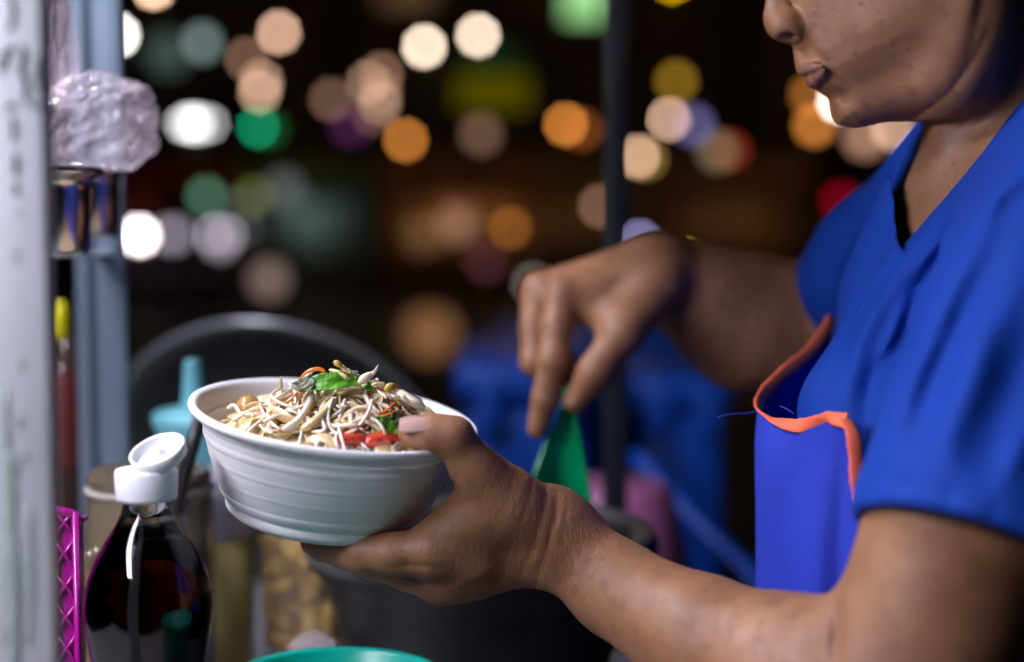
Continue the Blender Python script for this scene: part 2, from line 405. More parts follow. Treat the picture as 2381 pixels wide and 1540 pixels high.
def face(X, Y, Z):
    a = X * bd[0] + Y * bd[1]; t = X * dn[0] + Y * dn[1]
    e = (a - np.interp(t, fa[:, 0], fa[:, 1])) * 1000; eb = (np.interp(a, ja[:, 0], ja[:, 1]) - t) * 1000
    tchin = pt(1984, 285) @ dn; tt = (tchin - t) * 1000        # mm above the chin
    wf = np.interp(e, TE, TW)
    q = np.clip(tt / 90, 0, 1); wf = wf * (.86 + .17 * q * (2 - q))
    q = np.clip(1 - np.clip(eb, 0, 17) / 17, 0, 1); wb = np.sqrt(np.clip(1 - q ** 2.4, 0, 1))
    q2 = np.clip(1 - np.clip(e, 0, 1e3) / 3, 0, 1)
    ca, ct = pt(2035, 30) @ bd, pt(2035, 30) @ dn
    wf = wf + 4.5 * np.exp(-((a - ca) / .034) ** 2 - ((t - ct) / .034) ** 2)
    w = wf * wb
    return (np.where((e > 0) & (eb > 0), (np.abs(Z - DM) * 1000 - w) * .75, np.maximum(np.abs(Z - DM) * 1000 * .3, np.maximum(-e, -eb))) / 1000).astype(np.float32)
H.put(face, (.10, -.02, .79), (.40, .36, .95), .002)
H.ell(C(2170, -330, DM), (.098, .078, .072), [[cb, sb_, 0], [-sb_, cb, 0], [0, 0, 1]], .02)             # skull
# nose
H.cone(C(1814, -120, DM), C(1808, 30, DM), .0060, .0080, .010)
H.ell(C(1815, 54, DM), (.0092, .0105, .0100), k=.006); H.ell(C(1838, 86, DM), (.0065, .0040, .0045), k=.004)
for s in (-1, 1):
    H.ell(C(1838, 62, DM + s * .0115), (.0112, .0092, .0078), k=.007)
    H.ell(C(1831, 88, DM + s * .0125), (.0050, .0036, .0050), k=.002, op='cut')                         # nostril
    H.chain([(1846, 20, DM + s * .0215, 2.0), (1866, 50, DM + s * .0235, 2.6), (1875, 78, DM + s * .0230, 2.6), (1868, 96, DM + s * .0205, 2.2)], .0035, 'cut')
    # cheek mass, fold beside the mouth
for s in (-1, 1): H.chain([(2292, -60, DM + s * .046, 13), (2262, 40, DM + s * .044, 12), (2236, 110, DM + s * .042, 11), (2222, 165, DM + s * .040, 9)], .02)
# upper lip, lower lip, chin
UP = [(1868, 124, DM, 4.6), (1871, 146, DM, 4.6)]
H.chain(UP, .008)
lips_up, lips_lo = [], []
for s in (-1, 1):
    lips_up.append([(1871, 161, DM, 3.7), (1878, 161, DM + s * .009, 3.4), (1893, 157, DM + s * .019, 2.6), (1911, 153, DM + s * .0262, 1.7)])
    lips_lo.append([(1892, 188, DM, 4.3), (1897, 185, DM + s * .009, 3.6), (1908, 174, DM + s * .0190, 2.4), (1919, 162, DM + s * .0265, 1.5)])
    H.chain(lips_up[-1], .003); H.chain(lips_lo[-1], .003)
    H.chain([(1866, 176, DM, .8), (1880, 174, DM + s * .0128, .9), (1899, 167, DM + s * .0232, 1.0), (1918, 159, DM + s * .0295, 1.2)], .0012, 'cut')
H.ell(C(1976, 256, DM), (.0085, .0090, .017), k=.012)
# neck with its muscle, collar bones
H.cone(C(2330, -60, .875), C(2415, 500, .88), .056, .057, .012)
for s in (-1, 1): H.cone(C(2212, -60, DM + s * .024), C(2226, 150, DM + s * .022), .036, .029, .026)
H.chain([(2345, 0, .832, 13), (2262, 200, .840, 10), (2215, 330, .853, 8.5), (2196, 450, .868, 8)], .012)
H.folds([([(1868, 70), (1880, 105), (1900, 132), (1918, 152)], 6, 1.6, .7, .90), ([(1912, 156), (1942, 178), (1966, 194), (2000, 216)], 6, 1.5, .7, .90), ([(1890, 70), (1905, 105), (1928, 135)], 12, -1.0, .7, .9), ([(1905, 198), (1925, 210), (1945, 222)], 9, .8, .7, .9),
         ([(2300, 70), (2244, 172), (2190, 240)], 9, 1.6, .7, .87), ([(2310, 170), (2262, 255), (2215, 330)], 8, .7, .7, .87)])
torso(H, -.012, up_off=-.001)
H.cone(C(2430, 470, .80), C(2480, 620, .735), .036, .036, .03); H.cone(C(2300, 440, .94), C(2080, 640, 1.02), .034, .036, .03)
H.chain([(2206, 452, .862, 7), (2330, 430, .81, 7)], .016)
hV, hQ = H.mesh(2)

# ---- near (left) arm and the hand under the bowl
A = Sculpt((-.135, -.27, .59), (.30, .06, .905), .0015)
A.chain([(2480, 560, .70, 42), (2300, 1050, .688, 44), (2260, 1180, .685, 47), (2085, 1660, .69, 44)], .01)
A.chain([(2070, 1710, .695, 43), (1850, 1608, .725, 41), (1640, 1494, .765, 34), (1432, 1368, .80, 25.2), (1310, 1268, .812, 23.2), (1280, 1246, .815, 24)], .010)
A.cone(C(2010, 1560, .70), C(1820, 1540, .735), .034, .032, .02)
# palm
A.cone(C(1280, 1244, .817), C(1050, 1318, .812), .0250, .0210, .012)
A.cone(C(1270, 1262, .835), C(1045, 1345, .850), .0190, .0150, .012)
A.cone(C(1262, 1218, .806), C(1186, 1182, .797), .0205, .0185, .012)                                     # ball of the thumb
A.chain([(1186, 1182, .797, 18), (1108, 1094, .786, 12.2), (1053, 1020, .780, 10.6)], .010)
A.chain([(1053, 1019, .780, 10.6), (1010, 1006, .778, 9.2), (962, 1004, .780, 9.2)], .006)
A.ell(C(1056, 1008, .777), (.0090, .0078, .0095), k=.006)
A.chain([(1150, 1160, .797, 17), (1066, 1232, .796, 13.5), (1000, 1262, .793, 12)], .014)               # web
A.chain([(1100, 1285, .800, 17), (1005, 1288, .792, 13.2), (920, 1288, .794, 11.2), (842, 1286, .800, 11.0)], .006)
A.chain([(842, 1286, .800, 10.8), (790, 1277, .808, 9.4), (752, 1268, .818, 8.8), (728, 1261, .826, 7.6)], .004)
A.chain([(1100, 1325, .815, 17), (1022, 1348, .812, 13.4), (950, 1330, .820, 10.8), (868, 1306, .832, 10.2), (800, 1284, .842, 9), (748, 1270, .850, 7.6)], .004)
A.chain([(1100, 1330, .838, 15), (1035, 1345, .838, 12.5), (880, 1300, .858, 9.8), (800, 1270, .868, 7.8)], .004)
A.chain([(1110, 1330, .858, 13), (1055, 1335, .862, 11), (930, 1298, .882, 8.8), (860, 1270, .888, 7)], .004)
A.folds([([(1298, 1140), (1292, 1200), (1268, 1290), (1244, 1360)], 5.5, 1.5, .7, .83), ([(1272, 1122), (1262, 1190), (1238, 1280), (1205, 1350)], 5, 1.1, .7, .83),
         ([(1318, 1158), (1316, 1210), (1300, 1280)], 4.5, .8, .7, .83), ([(1240, 1110), (1225, 1180), (1180, 1290)], 5, .7, .7, .83), ([(1205, 1095), (1180, 1170), (1120, 1270)], 6, .5, .7, .83),
         ([(1068, 1090), (1060, 1120), (1042, 1150)], 6, .9, .7, .83),
         ([(832, 1262), (836, 1290), (842, 1318)], 4, .9, .7, .84), ([(848, 1258), (854, 1288), (858, 1318)], 4, .6, .7, .84),
         ([(900, 1322), (950, 1312), (1000, 1318), (1060, 1330)], 7, 1.6, .7, .83),
         ([(1046, 985), (1062, 992), (1072, 1010)], 4, .5, .7, .83), ([(1030, 980), (1040, 992), (1048, 1012)], 4, .4, .7, .83),
         ([(1080, 1180), (1130, 1250), (1180, 1290)], 16, -.9, .7, .83), ([(1030, 1380), (1100, 1345), (1180, 1310)], 14, -1.0, .7, .83),
         ([(1945, 1400), (1944, 1470), (1938, 1560)], 14, 3.5, .6, .74)])
aV, aQ = A.mesh(2)

# ---- far (right) arm and the hand on the scoop
B = Sculpt((-.01, -.10, .955), (.42, .13, 1.20), .0016)
B.chain([(2090, 640, 1.03, 44), (1890, 785, 1.10, 49), (1750, 757, 1.085, 46)], .02)
B.chain([(1860, 780, 1.10, 48), (1740, 752, 1.085, 46), (1640, 700, 1.065, 35), (1525, 638, 1.045, 27)], .02)
B.cone(C(1525, 636, 1.045), C(1262, 676, 1.043), .0265, .0140, .012)
B.cone(C(1520, 640, 1.035), C(1306, 690, 1.018), .0245, .0140, .012)
B.cone(C(1525, 650, 1.055), C(1262, 712, 1.082), .0230, .0120, .012)
B.chain([(1520, 668, 1.022, 21), (1446, 772, 1.000, 14.5), (1384, 866, .994, 11.6), (1338, 932, 1.000, 9.2)], .009)
B.cone(C(1440, 740, 1.012), C(1350, 710, 1.02), .014, .012, .014)
B.chain([(1303, 684, 1.016, 13), (1294, 760, 1.006, 10.8), (1287, 836, 1.000, 11.0)], .006)
B.chain([(1287, 836, 1.000, 10.8), (1267, 928, 1.004, 9.4), (1250, 996, 1.010, 7.8)], .004)
B.chain([(1250, 676, 1.044, 13.2), (1244, 760, 1.034, 10.8), (1244, 842, 1.026, 11)], .005)
B.chain([(1244, 842, 1.026, 10.6), (1296, 884, 1.044, 9), (1330, 860, 1.060, 8)], .004)
B.chain([(1256, 700, 1.074, 12.5), (1256, 830, 1.062, 10.6), (1310, 868, 1.072, 8.6)], .005)
B.chain([(1276, 722, 1.096, 11), (1284, 820, 1.092, 9.2), (1330, 850, 1.096, 7.6)], .005)
B.folds([([(1268, 828), (1290, 836), (1310, 834)], 7, .7, .95, 1.03), ([(1275, 640), (1272, 680), (1268, 740)], 9, 1.6, .95, 1.08)])
bV, bQ = B.mesh(2)

V = np.concatenate([hV, aV, bV]); Q = np.concatenate([hQ, aQ + len(hV), bQ + len(hV) + len(aV)])
me = raw_mesh('person', V, Q)
lipd = np.full(len(V), 1.0); nh = len(hV); hv = hV
for ch in lips_up + lips_lo:
    for p, q in zip(ch, ch[1:]):
        lipd[:nh] = np.minimum(lipd[:nh], round_cone(hv[:, 0], hv[:, 1], hv[:, 2], C(*p[:3]), C(*q[:3]), p[3] / 1000, q[3] / 1000))
lip = np.clip(1 - (lipd - .0002) / .0016, 0, 1); at_ = me.attributes.new('lip', 'FLOAT', 'POINT'); at_.data.foreach_set('value', lip.astype(np.float32))

mole = np.zeros(len(V)); pu = hV[:, 0] / hV[:, 2] * FPX + 1190; pv = 770 - hV[:, 1] / hV[:, 2] * FPX
for (u, v, r) in [(2001, 9, 1.3), (1987, 126, 1.1), (1924, 138, 1.0), (2076, 104, 1.1), (2048, 50, .8), (2096, 70, .7), (2290, 73, .9), (2346, 223, 1.1), (2216, 380, .8), (1892, 30, .8), (1935, 20, .7), (1960, 95, .7), (2210, 330, .7), (2120, 20, .7), (1915, 75, .7)]:
    mole[:nh] = np.maximum(mole[:nh], np.where(hV[:, 2] < .862, np.exp(-((pu - u) ** 2 + (pv - v) ** 2) / (5.0 * r) ** 2), 0) * min(1, r))
at2_ = me.attributes.new('mole', 'FLOAT', 'POINT'); at2_.data.foreach_set('value', mole.astype(np.float32))

# skin
def skin_material():
    m = bpy.data.materials.new('skin'); m.use_nodes = True; nt = m.node_tree; b = nt.nodes['Principled BSDF']; N = nt.nodes.new; L = nt.links.new
    geo = N('ShaderNodeNewGeometry'); pos = geo.outputs['Position']
    def noise(sc, det=4, rough=.5):
        n = N('ShaderNodeTexNoise'); n.inputs['Scale'].default_value = sc; n.inputs['Detail'].default_value = det; n.inputs['Roughness'].default_value = rough; L(pos, n.inputs['Vector']); return n.outputs[0]
    def ramp(v, a, b_, c0, c1):
        r = N('ShaderNodeValToRGB'); r.color_ramp.elements[0].position = a; r.color_ramp.elements[1].position = b_
        r.color_ramp.elements[0].color = (*c0, 1); r.color_ramp.elements[1].color = (*c1, 1); L(v, r.inputs[0]); return r.outputs[0]
    def mix(f, a, b_, mode='MIX'):
        x = N('ShaderNodeMix'); x.data_type = 'RGBA'; x.blend_type = mode
        for s_, val in ((0, f), (6, a), (7, b_)):
            if isinstance(val, (int, float)): x.inputs[s_].default_value = val
            elif isinstance(val, tuple): x.inputs[s_].default_value = (*val, 1)
            else: L(val, x.inputs[s_])
        return x.outputs[2]
    def math_(op, a, b_=None):
        x = N('ShaderNodeMath'); x.operation = op
        for i, val in enumerate((a, b_)):
            if val is None: continue
            if isinstance(val, (int, float)): x.inputs[i].default_value = val
            else: L(val, x.inputs[i])
        return x.outputs[0]
    col = ramp(noise(28, 5), .3, .72, (.205, .086, .036), (.355, .168, .082))
    col = mix(ramp(noise(95, 3, .6), .52, .70, (0, 0, 0), (.55, .55, .55)), col, (.17, .070, .034))       # blotches
    vo = N('ShaderNodeTexVoronoi'); vo.inputs['Scale'].default_value = 120; L(pos, vo.inputs['Vector'])
    fr = ramp(vo.outputs['Distance'], .10, .22, (1, 1, 1), (0, 0, 0)); col = mix(mix(.45, (0, 0, 0), mix(ramp(noise(60), .5, .6, (0, 0, 0), (1, 1, 1)), (0, 0, 0), fr)), col, (.14, .065, .04))
    at0 = N('ShaderNodeAttribute'); at0.attribute_name = 'mole'; col = mix(math_('MULTIPLY', at0.outputs['Fac'], .75), col, (.06, .025, .018))
    at1 = N('ShaderNodeAttribute'); at1.attribute_name = 'lip'; col = mix(math_('MULTIPLY', at1.outputs['Fac'], .6), col, (.23, .088, .072))
    L(col, b.inputs['Base Color'])
    L(ramp(noise(160, 2), .3, .7, (.47, .47, .47), (.66, .66, .66)), b.inputs['Roughness'])
    b.inputs['Subsurface Weight'].default_value = .12; b.inputs['Subsurface Radius'].default_value = (.0045, .0018, .0009); b.inputs['Subsurface Scale'].default_value = 1.0
    # relief: pores, stretched wrinkle net stronger near the holding hand
    mp = N('ShaderNodeMapping'); L(pos, mp.inputs[0]); mp.inputs['Rotation'].default_value = (0, math.radians(-35), 0); mp.inputs['Scale'].default_value = (1.0, .8, .42)
    v2 = N('ShaderNodeTexVoronoi'); v2.feature = 'DISTANCE_TO_EDGE'; v2.inputs['Scale'].default_value = 620; L(mp.outputs[0], v2.inputs['Vector'])
    n2 = N('ShaderNodeTexNoise'); n2.inputs['Scale'].default_value = 430; n2.inputs['Detail'].default_value = 4; n2.inputs['Distortion'].default_value = 1.2; L(mp.outputs[0], n2.inputs['Vector'])
    vd = N('ShaderNodeVectorMath'); vd.operation = 'DISTANCE'; L(pos, vd.inputs[0]); vd.inputs[1].default_value = W(1200, 1230, .80)
    mr = N('ShaderNodeMapRange'); L(vd.outputs['Value'], mr.inputs[0]); mr.inputs[1].default_value = .045; mr.inputs[2].default_value = .085; mr.inputs[3].default_value = .8; mr.inputs[4].default_value = .06
    b1 = N('ShaderNodeBump'); b1.inputs['Distance'].default_value = .0012; L(n2.outputs[0], b1.inputs['Height']); L(mr.outputs[0], b1.inputs['Strength'])
    b2 = N('ShaderNodeBump'); b2.inputs['Distance'].default_value = .0003; b2.inputs['Strength'].default_value = .22; L(v2.outputs['Distance'], b2.inputs['Height']); L(b1.outputs[0], b2.inputs['Normal'])
    L(b2.outputs[0], b.inputs['Normal'])
    return m
M_skin = skin_material()
person = link('person', me, M_skin); tag(person, 'person in blue shirt and apron holding the foam bowl and a green scoop', 'person')

M_nail = mat('finger_nail', (.52, .33, .28), .25, .06, 60, Coat_Weight=.3)
def nail(u, v, d, n, t, L_, Wd, th=.0011):
    n = np.array(n, float); n /= np.linalg.norm(n); t = np.array(t, float); t -= n * (t @ n); t /= np.linalg.norm(t); s = np.cross(n, t); c = C(u, v, d)
    vs, fs = [], []; nu, nv = 10, 10
    for i in range(nu + 1):
        for j in range(nv + 1):
            a, b_ = (i / nu * 2 - 1), (j / nv * 2 - 1)
            wl = L_ * a; ww = Wd * b_ * (1 - .28 * max(0, abs(a) - .45) ** 1.3 * 2.2)
            h = -(.55 * (ww / Wd) ** 2) * Wd * .75 - .18 * (a ** 2) * L_ * .5
            vs.append(c + t * wl + s * ww + n * h)
    top = len(vs); vs += [p - n * th for p in vs]
    g_ = lambda i, j: i * (nv + 1) + j
    for i in range(nu):
        for j in range(nv):
            q = (g_(i, j), g_(i + 1, j), g_(i + 1, j + 1), g_(i, j + 1)); fs += [q, tuple(top + k for k in q[::-1])]
    o = obj('nail', to_world(vs), fs, M_nail, person)
    bm = bmesh.new(); bm.from_mesh(o.data); bmesh.ops.recalc_face_normals(bm, faces=bm.faces); bm.to_mesh(o.data); bm.free()
nail(961, 976, .7718, (-.08, .80, -.60), (-1, -.02, 0), .0078, .0066)
nail(1351, 918, .9935, (.62, .20, -.74), (-.55, -.83, .1), .0070, .0058)
nail(1240, 988, 1.0045, (-.80, -.05, -.55), (-.2, -1, .05), .0062, .0045)

# hair (above the picture)
Hh = Sculpt((.17, .20, .76), (.46, .44, .985), .004)
Hh.ell(C(2190, -345, DM), (.102, .084, .078), [[cb, sb_, 0], [-sb_, cb, 0], [0, 0, 1]], .01)
Hh.ell(C(2420, -190, DM), (.045, .04, .045), k=.02)
Hh.ell(C(1905, -130, DM), (.085, .095, .12), [[cb, sb_, 0], [-sb_, cb, 0], [0, 0, 1]], .01, 'cut')
link('hair', raw_mesh('hair', *Hh.mesh(2)), mat('black_hair', (.012, .01, .009), .4, .3, 200, .5, 300), person)

# ---- shirt
S = Sculpt((.135, -.30, .585), (.455, .16, 1.125), .0021)
torso(S, .010, up_off=.008)
S.chain([(2250, 400, .930, 44), (2060, 625, 1.030, 54)], .03); S.cone(C(2070, 610, 1.03), C(1990, 672, 1.062), .052, .050, .02)
S.cone(C(2430, 440, .82), C(2520, 560, .745), .062, .068, .03)
sl_a, sl_b = C(2520, 560, .715), C(2318, 1215, .675)
S.cone(sl_a, sl_b, .070, .0665, .012)
fold = [([(2385, 278), (2240, 435), (2150, 528), (2090, 598)], 4, 1.4, .7, .9), ([(2095, 600), (2050, 660), (2010, 712), (1965, 775), (1900, 900)], 14, 3.2, .74, 1.0), ([(2112, 581), (2050, 690), (1995, 800), (1945, 940)], 18, -4.0, .74, .95),
        ([(2140, 620), (2085, 720), (2040, 820), (2000, 930)], 18, 4.0, .74, .95), ([(2175, 570), (2110, 690), (2060, 800), (2030, 940)], 17, -3.6, .74, .95),
        ([(2085, 560), (2035, 650), (1985, 720)], 10, -2.5, .76, .95), ([(1990, 690), (1960, 780), (1900, 880), (1860, 950)], 16, -3.5, .76, .95), ([(1975, 830), (1950, 900), (1925, 960)], 12, 3.5, .74, .9),
        ([(2290, 400), (2224, 538), (2131, 672), (2099, 785), (2064, 836), (2024, 903), (2005, 997)], 20, 9, .60, .95),
        ([(2240, 420), (2170, 500), (2100, 580)], 10, -2.5, .7, .9), ([(2262, 440), (2190, 520), (2130, 600)], 15, 2.0, .7, .9), ([(2400, 330), (2320, 400), (2250, 500)], 22, 5, .7, .86), ([(2400, 400), (2330, 440), (2280, 520)], 16, -5, .66, .84),
        ([(2300, 520), (2200, 700), (2110, 900), (2060, 1050)], 32, -4.5, .55, .74), ([(2345, 520), (2245, 720), (2165, 900), (2120, 1060)], 28, 4.2, .55, .74),
        ([(2400, 600), (2290, 800), (2210, 1000), (2190, 1090)], 40, -4.5, .55, .74), ([(2430, 760), (2330, 930), (2270, 1100)], 50, 5.0, .55, .74), ([(2440, 930), (2370, 1040), (2330, 1140)], 26, -4, .55, .74),
        ([(2010, 1095), (2150, 1130), (2280, 1165), (2420, 1220)], 6, 1.8, .55, .78), ([(2080, 1150), (2120, 1110)], 10, 2.0, .55, .74), ([(2200, 1190), (2215, 1130)], 10, 2.2, .55, .74), ([(2300, 1230), (2310, 1170)], 10, 2.5, .55, .74),
        ([(2130, 330), (2070, 460), (2010, 600), (1980, 700)], 14, 5, .9, 1.15), ([(2170, 340), (2110, 470), (2040, 580)], 11, -5, .86, 1.1), ([(2100, 400), (2030, 510), (1950, 620)], 16, -4, .95, 1.15), ([(1990, 560), (1960, 640), (1960, 720)], 14, 4, .95, 1.15),
        ([(2160, 430), (2100, 530), (2060, 600)], 8, 4, .86, 1.1)]
S.folds(fold, .013); S.noise(.0008, 24, 3); S.noise(.0020, 10, 5)
# neckline, sleeve ends (hollow only round the openings)
hem_n = (sl_b - sl_a) / np.linalg.norm(sl_b - sl_a); hem_p = C(1993, 1178, .675)
def below_hem(X, Y, Z): return (-((X - hem_p[0]) * hem_n[0] + (Y - hem_p[1]) * hem_n[1] + (Z - hem_p[2]) * hem_n[2])).astype(np.float32)
ax_arm = lambda X, Y, Z: round_cone(X, Y, Z, sl_a, sl_b + hem_n * .25, .078, .085)
def hemcut(X, Y, Z): return np.maximum(below_hem(X, Y, Z), ax_arm(X, Y, Z))
S.put(hemcut, sl_b - .13, sl_b + np.array([.13, .04, .13]), .0015, 'cut')
S.cone(sl_b + hem_n * .02, sl_b + hem_n * .14, .057, .0615, .002, 'cut')
sl, (X, Y, Z) = S.block(S.lo, S.lo + (S.n - 1) * S.h)
BV, NV, FV = C(2077, 582, .862), C(2385, 244, .790), C(2205, 270, .955)
def plane(p, q, inside):
    n = np.cross(q - p, p / np.linalg.norm(p) + np.array([-.10, .06, 0])); n /= np.linalg.norm(n)
    if (inside - p) @ n > 0: n = -n
    return lambda X, Y, Z: ((X - p[0]) * n[0] + (Y - p[1]) * n[1] + (Z - p[2]) * n[2])
ctr = C(2330, 200, .875); pn = plane(BV, NV, ctr); pf = plane(BV, FV, ctr)
def smax(a, b, k): return -smin(-a, -b, k)
wedge = np.maximum(np.maximum(pn(X, Y, Z), pf(X, Y, Z)), Z - .985)
pl = plane(BV, C(2075, 300, .87), ctr); wedge2 = np.maximum(np.maximum(pn(X, Y, Z), Z - .905), pl(X, Y, Z))
S.F = smax(S.F, -np.minimum(wedge, wedge2).astype(np.float32), .002)
# room for the chest and neck under the neckline
cav = Sculpt(S.lo, S.lo + (S.n - 1) * S.h, S.h)
cav.cone(C(2385, 520, .875), C(2310, 700, .88), .0805, .0800, .01); cav.cone(C(2340, 0, .875), C(2415, 500, .88), .0600, .0610, .01)
cav.F = np.maximum(cav.F, C(2100, 640, .87)[1] - Y + 0 * X + 0 * Z)
S.F = smax(S.F, -cav.F.astype(np.float32), .002); del cav
# far sleeve end
fe_a, fe_b = C(2070, 625, 1.03), C(1900, 775, 1.10); fn = (fe_b - fe_a) / np.linalg.norm(fe_b - fe_a); fp_ = C(1905, 712, 1.075)
def farcut(X, Y, Z): return np.maximum(-((X - fp_[0]) * fn[0] + (Y - fp_[1]) * fn[1] + (Z - fp_[2]) * fn[2]), .985 - Z).astype(np.float32)
S.put(farcut, fe_b - .12, fe_b + .12, .0015, 'cut')
S.F = np.maximum(S.F, (C(2100, 1640, .8)[1] - Y + 0 * X + 0 * Z).astype(np.float32))
shirt = link('shirt', raw_mesh('shirt', *S.mesh(4)), M_shirt, person); shirt['label'] = 'royal blue V-neck shirt with short sleeves'

# ---- apron with orange binding
top = smoothpath([(1968, 978, .762), (1935, 972, .770), (1900, 983, .782), (1850, 988, .80), (1800, 978, .82), (1772, 962, .842), (1763, 945, .862), (1775, 915, .884), (1805, 882, .902), (1850, 845, .922), (1895, 800, .942), (1920, 765, .955), (1934, 738, .965)], 60)
bot = smoothpath([(1985, 1620, .762), (1960, 1620, .768), (1900, 1620, .775), (1850, 1620, .79), (1800, 1620, .815), (1766, 1620, .838), (1760, 1620, .862), (1768, 1620, .884), (1780, 1620, .905), (1800, 1620, .925), (1840, 1620, .945), (1880, 1620, .965), (1920, 1620, .985)], 60)
near = smoothpath([(1968, 978, .762), (1986, 1015, .752), (1993, 1080, .748), (1998, 1160, .746), (1997, 1230, .746), (1990, 1320, .748), (1985, 1620, .762)], 40)
nr, nc = 40, 60; g_ = []
for i in range(nr + 1):
    s = i / nr
    for j in range(nc + 1):
        c = j / nc; u = top[j][0] * (1 - s) + bot[j][0] * s; v = top[j][1] * (1 - s) + bot[j][1] * s; d = top[j][2] * (1 - s) + bot[j][2] * s
        e = 1 - max(0, 1 - c * 3.0); lin = [top[0][k] * (1 - s) + bot[0][k] * s for k in range(3)]
        fall = (1 - min(1, c * 3.2)) ** 2
        u += (near[i][0] - lin[0]) * fall; v += (near[i][1] - lin[1]) * fall * .6; d += (near[i][2] - lin[2]) * fall
        # the bib falls straight from the front edge
        f = math.exp(-((c - .5) / .16) ** 2); u += (1757 - u) * f * min(1, s * 9) * .85
        # slack and folds
        d += .004 * math.sin(c * 15 + s * 2.0) * min(1, s * 6) * .8 + .003 * math.sin(c * 31 - s * 3.1 + 1) * min(1, s * 5)
        u += 5 * math.sin(s * 7 + c * 9) * min(1, s * 5) * (.3 if .4 < c < .6 else 1)
        g_.append(C(u, v, d))
fs = [(i * (nc + 1) + j, (i + 1) * (nc + 1) + j, (i + 1) * (nc + 1) + j + 1, i * (nc + 1) + j + 1) for i in range(nr) for j in range(nc)]
apron = obj('apron', to_world(g_), fs, M_apron, person); apron['label'] = 'blue twill apron bib edged in bright orange'
sm = apron.modifiers.new('thickness', 'SOLIDIFY'); sm.thickness = .0014; sm.offset = 0
sd = apron.modifiers.new('smooth', 'SUBSURF'); sd.levels = 1; sd.render_levels = 1
def ribbon(pts, r, nm='binding'):
    P = to_world([C(*p) for p in pts]); wv = [r * (1 + .07 * math.sin(i * .9) + .05 * math.sin(i * 2.3)) for i in range(len(P))]
    return tube(nm, P, wv, M_orange, apron, 12, .26, upv=(0.25, -.95, .18))
ribbon([(p[0], p[1] + 1.5 * math.sin(i * .55), p[2] - .0012) for i, p in enumerate(top)], .0042)
ribbon([(p[0] - 3, p[1] - 2, p[2] - .0025) for p in near[:22]], .0042)
M_thread = mat('blue_thread', (.05, .07, .5), .8)
tube('loose_thread', smoothpath([tuple(W(*p)) for p in [(1762, 955, .858), (1735, 961, .855), (1700, 963, .85), (1680, 967, .848), (1669, 971, .847)]], 16), .00035, M_thread, apron, 6)
tube('loose_thread', smoothpath([tuple(W(*p)) for p in [(1846, 963, .815), (1830, 952, .82), (1812, 944, .83)]], 10), .00025, M_thread, apron, 6)
# ------------------------------------------------------------------ foam bowl and the salad in it
bc = C(779, 966, .832); up = np.array([.140, .978, -.165]); up /= np.linalg.norm(up)
def cam_dir(v): return Vector((MCN[:3, :3] @ np.array([v[0], v[1], -v[2]])))
zb = cam_dir(up).normalized(); xb = (cam_dir(np.array([1, 0, 0])) - zb * cam_dir(np.array([1, 0, 0])).dot(zb)).normalized(); yb = zb.cross(xb)
BM = Matrix.Translation(Vector(to_world(bc)[0])) @ Matrix((xb, yb, zb)).transposed().to_4x4()
prof = [(.0, -.0605), (.0480, -.0605), (.0490, -.0615), (.0525, -.0615), (.0548, -.0602)]
n = 110
for i in range(n + 1):
    t = i / n; r = .0560 + .0215 * t ** .9; st = (t * 6.3) % 1.0; r += .0021 * (abs(math.sin(math.pi * (t * 5.0 + .5))) - .6); prof.append((r, -.0585 + .053 * t))
prof += [(.0788, -.0046), (.0815, -.0038), (.0838, -.0022), (.0846, -.0004), (.0842, .0012), (.0830, .0019), (.0812, .0018), (.0792, .0004), (.0775, -.0035), (.0740, -.016), (.0690, -.030), (.0630, -.045), (.0560, -.0545), (.048, -.0572), (.0, -.0575)]
bowl = lathe('foam_bowl', prof, M_foam, None, BM, 96); tag(bowl, 'white ribbed foam bowl full of salad held in the near hand', 'bowl')

rs = random.Random(11)
def Hh_(x, y):                                       # height of the heap over the rim plane (bowl axes, metres)
    r = math.hypot(x - .007, y + .006) / .070
    return -.018 + .034 * max(0, 1 - r ** 1.8) + .003 * math.sin(90 * x + 2) * math.cos(80 * y)
M_base = mat('dressed_vegetable', (.80, .60, .34), .25, .35, 160, .9, 260, Coat_Weight=.4)
vs, fs = [], []; nr_, na_ = 16, 40
for i in range(nr_ + 1):
    for k in range(na_):
        r = .0670 * i / nr_; a = 2 * math.pi * k / na_; x, y = r * math.cos(a), r * math.sin(a); vs.append(BM @ Vector((x, y, Hh_(x, y) - .003 + rs.uniform(-.0015, .0015))))
for i in range(nr_):
    for k in range(na_): fs.append((i * na_ + k, (i + 1) * na_ + k, (i + 1) * na_ + (k + 1) % na_, i * na_ + (k + 1) % na_))
base = obj('shredded_salad', vs, fs, M_base); tag(base, 'heap of dressed shredded vegetables filling the foam bowl', 'salad', kind='stuff')

M_sprout = mat('bean_sprout', (.89, .77, .57), .12, .12, 90, Coat_Weight=.5); M_sprout.node_tree.nodes['Principled BSDF'].inputs['Subsurface Weight'].default_value = .0
M_head = mat('sprout_head', (.62, .46, .08), .3, .25, 200, Coat_Weight=.4)
M_noodle = mat('rice_noodle', (.90, .82, .68), .10, .05, 90, Coat_Weight=.6)
M_strip = mat('pale_cabbage', (.81, .59, .31), .12, .35, 70, Coat_Weight=.6)
M_carrot = mat('carrot', (.85, .22, .02), .25, .2, 120, Coat_Weight=.5)
M_tomato = mat('tomato', (.55, .05, .025), .1, .5, 90, .8, 160, Coat_Weight=.8)
M_leaf = mat('basil_leaf', (.09, .33, .015), .35, .4, 120, .6, 240, Coat_Weight=.3)
M_leafd = mat('dark_leaf', (.055, .07, .02), .35, .5, 120, .6, 240)
M_mush = mat('brown_mushroom', (.42, .22, .07), .3, .3, 90, Coat_Weight=.4)

